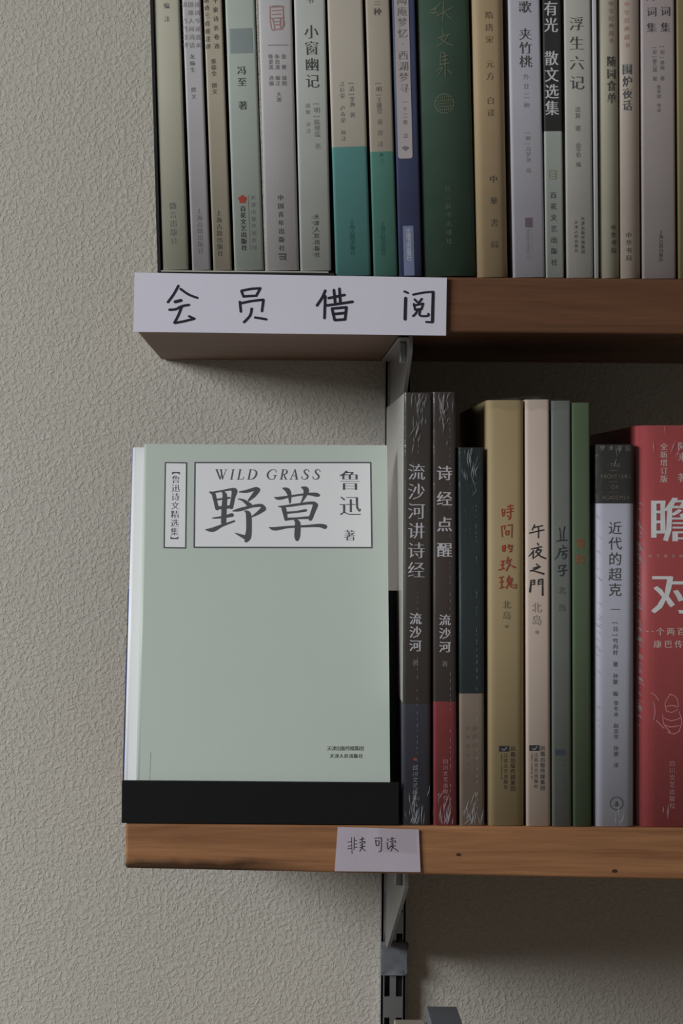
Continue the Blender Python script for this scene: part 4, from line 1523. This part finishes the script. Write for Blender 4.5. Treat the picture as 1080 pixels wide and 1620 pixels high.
stroke_on(sg, so, ys, 'handwritten_character', (490, 440), 4.909, [
    [(118, 97), (95, 150), (54, 212)], [(118, 140), (112, 310)], [(145, 155), (268, 130)], [(185, 92), (195, 190)], [(228, 82), (235, 185)], [(132, 212), (230, 198), (330, 183)],
    [(170, 236), (190, 322)], [(170, 236), (282, 226)], [(282, 228), (272, 320)], [(192, 278), (270, 270)], [(192, 326), (272, 320)]], 20, INK_MARKER)
stroke_on(sg, so, ys, 'handwritten_character', (490, 440), 4.909, [
    [(733, 103), (760, 115)], [(742, 156, 24), (738, 318, 24)], [(800, 128), (880, 112), (958, 106)], [(956, 108, 22), (950, 338, 24)], [(950, 343), (902, 340)], [(812, 165), (832, 186)], [(868, 160), (842, 195)],
    [(806, 200), (815, 242)], [(806, 212), (878, 197)], [(878, 198), (865, 240)], [(815, 245), (865, 238)], [(835, 245), (820, 275), (800, 294)], [(855, 245), (853, 290), (915, 292), (918, 276)]], 16, INK_MARKER)

M_NOTE = paper('note_paper', (158, 146, 156), rough=0.35, var=0.05, scale=60, spec=0.5)
nt_, no = sheet('paper_note', 'small paper note with faint handwriting taped on the lower shelf edge',
                [(534, 1308), (662, 1312), (665, 1379.5), (529, 1378)], -0.0008, 0.0002, M_NOTE, warp=0.0004)
yn = -0.0008 - 0.0005
stroke_on(nt_, no, yn, 'handwriting', (525, 1300), 7.448, [
    [(228, 185), (235, 375)], [(262, 185), (258, 330)], [(185, 240), (225, 235)], [(188, 290), (225, 280)], [(185, 320), (225, 312)], [(262, 225), (290, 220)], [(262, 265), (295, 260)], [(262, 300), (295, 298)],
    [(355, 180), (350, 230)], [(325, 210), (380, 200)], [(320, 245), (385, 232), (380, 255)], [(340, 255), (350, 268)], [(330, 275), (345, 285)], [(325, 305), (390, 288)], [(360, 250), (350, 310), (325, 345)], [(360, 310), (390, 345)],
    [(500, 195), (580, 188)], [(510, 215), (520, 285)], [(510, 230), (550, 225), (548, 275)], [(520, 280), (548, 275)], [(580, 190), (578, 330), (550, 355)],
    [(652, 200), (660, 225)], [(648, 240), (655, 320), (680, 300)], [(705, 180), (705, 220)], [(680, 205), (735, 195)], [(680, 235), (745, 225), (740, 250)], [(695, 250), (705, 262)], [(690, 275), (700, 285)], [(680, 295), (745, 280)],
    [(715, 240), (710, 300), (690, 345)], [(715, 300), (775, 345)]], 8, INK_BLACK)
# clear tape over the note
bm = bmesh.new()
rows = []
for j in range(9):
    row = []
    for i in range(7):
        px, py = 598 + 60 * i / 6, 1307 + 3 * i / 6 + 40 * j / 8
        q = P(px, py, yn - 0.0003 - 0.0004 * abs(noise.noise(Vector((i * .6, j * .5, 0))))) - no
        row.append(bm.verts.new(q))
    rows.append(row)
for a, b in zip(rows, rows[1:]):
    for i in range(6):
        bm.faces.new((a[i], b[i], b[i + 1], a[i + 1]))
link_mesh('clear_tape', bm, M_FILM, nt_)

# ------------------------------------------------------------------ tops of two boxed books on the shelf below
def low_book(label, pxl, pxr, py_back, mat, d):
    yb = 0.145
    a, b = P(pxl, py_back, yb), P(pxr, py_back, yb)
    ztop = (a.z + b.z) / 2
    root = empty('boxed_book', label, 'book', ((a.x + b.x) / 2, 0.002, -0.4799))
    h = ztop + 0.4799
    w2 = (b.x - a.x) / 2
    bm = bmesh.new()
    box(bm, -w2, w2, 0.0, yb - 0.002, 0.0, h, 0.0006, 2)
    link_mesh('slipcase', bm, mat, root)
    f = Flat(); f.rect(-w2 * .2, h * .2, w2 * .2, h * .7)
    f.build('spine_label', paper('label_dull', (120, 118, 112)), root, lambda u, v: Vector((u, -0.0002, v)))


low_book('top of a dark grey boxed book peeking over the bottom edge of the picture', 674, 722, 1592, paper('slip_grey', (84, 86, 92)), 0)
low_book('top of a beige boxed book at the bottom edge, left of the dark grey one', 623, 671, 1613, paper('slip_beige', (136, 128, 112)), 0)

bpy.data.objects.remove(_fo)
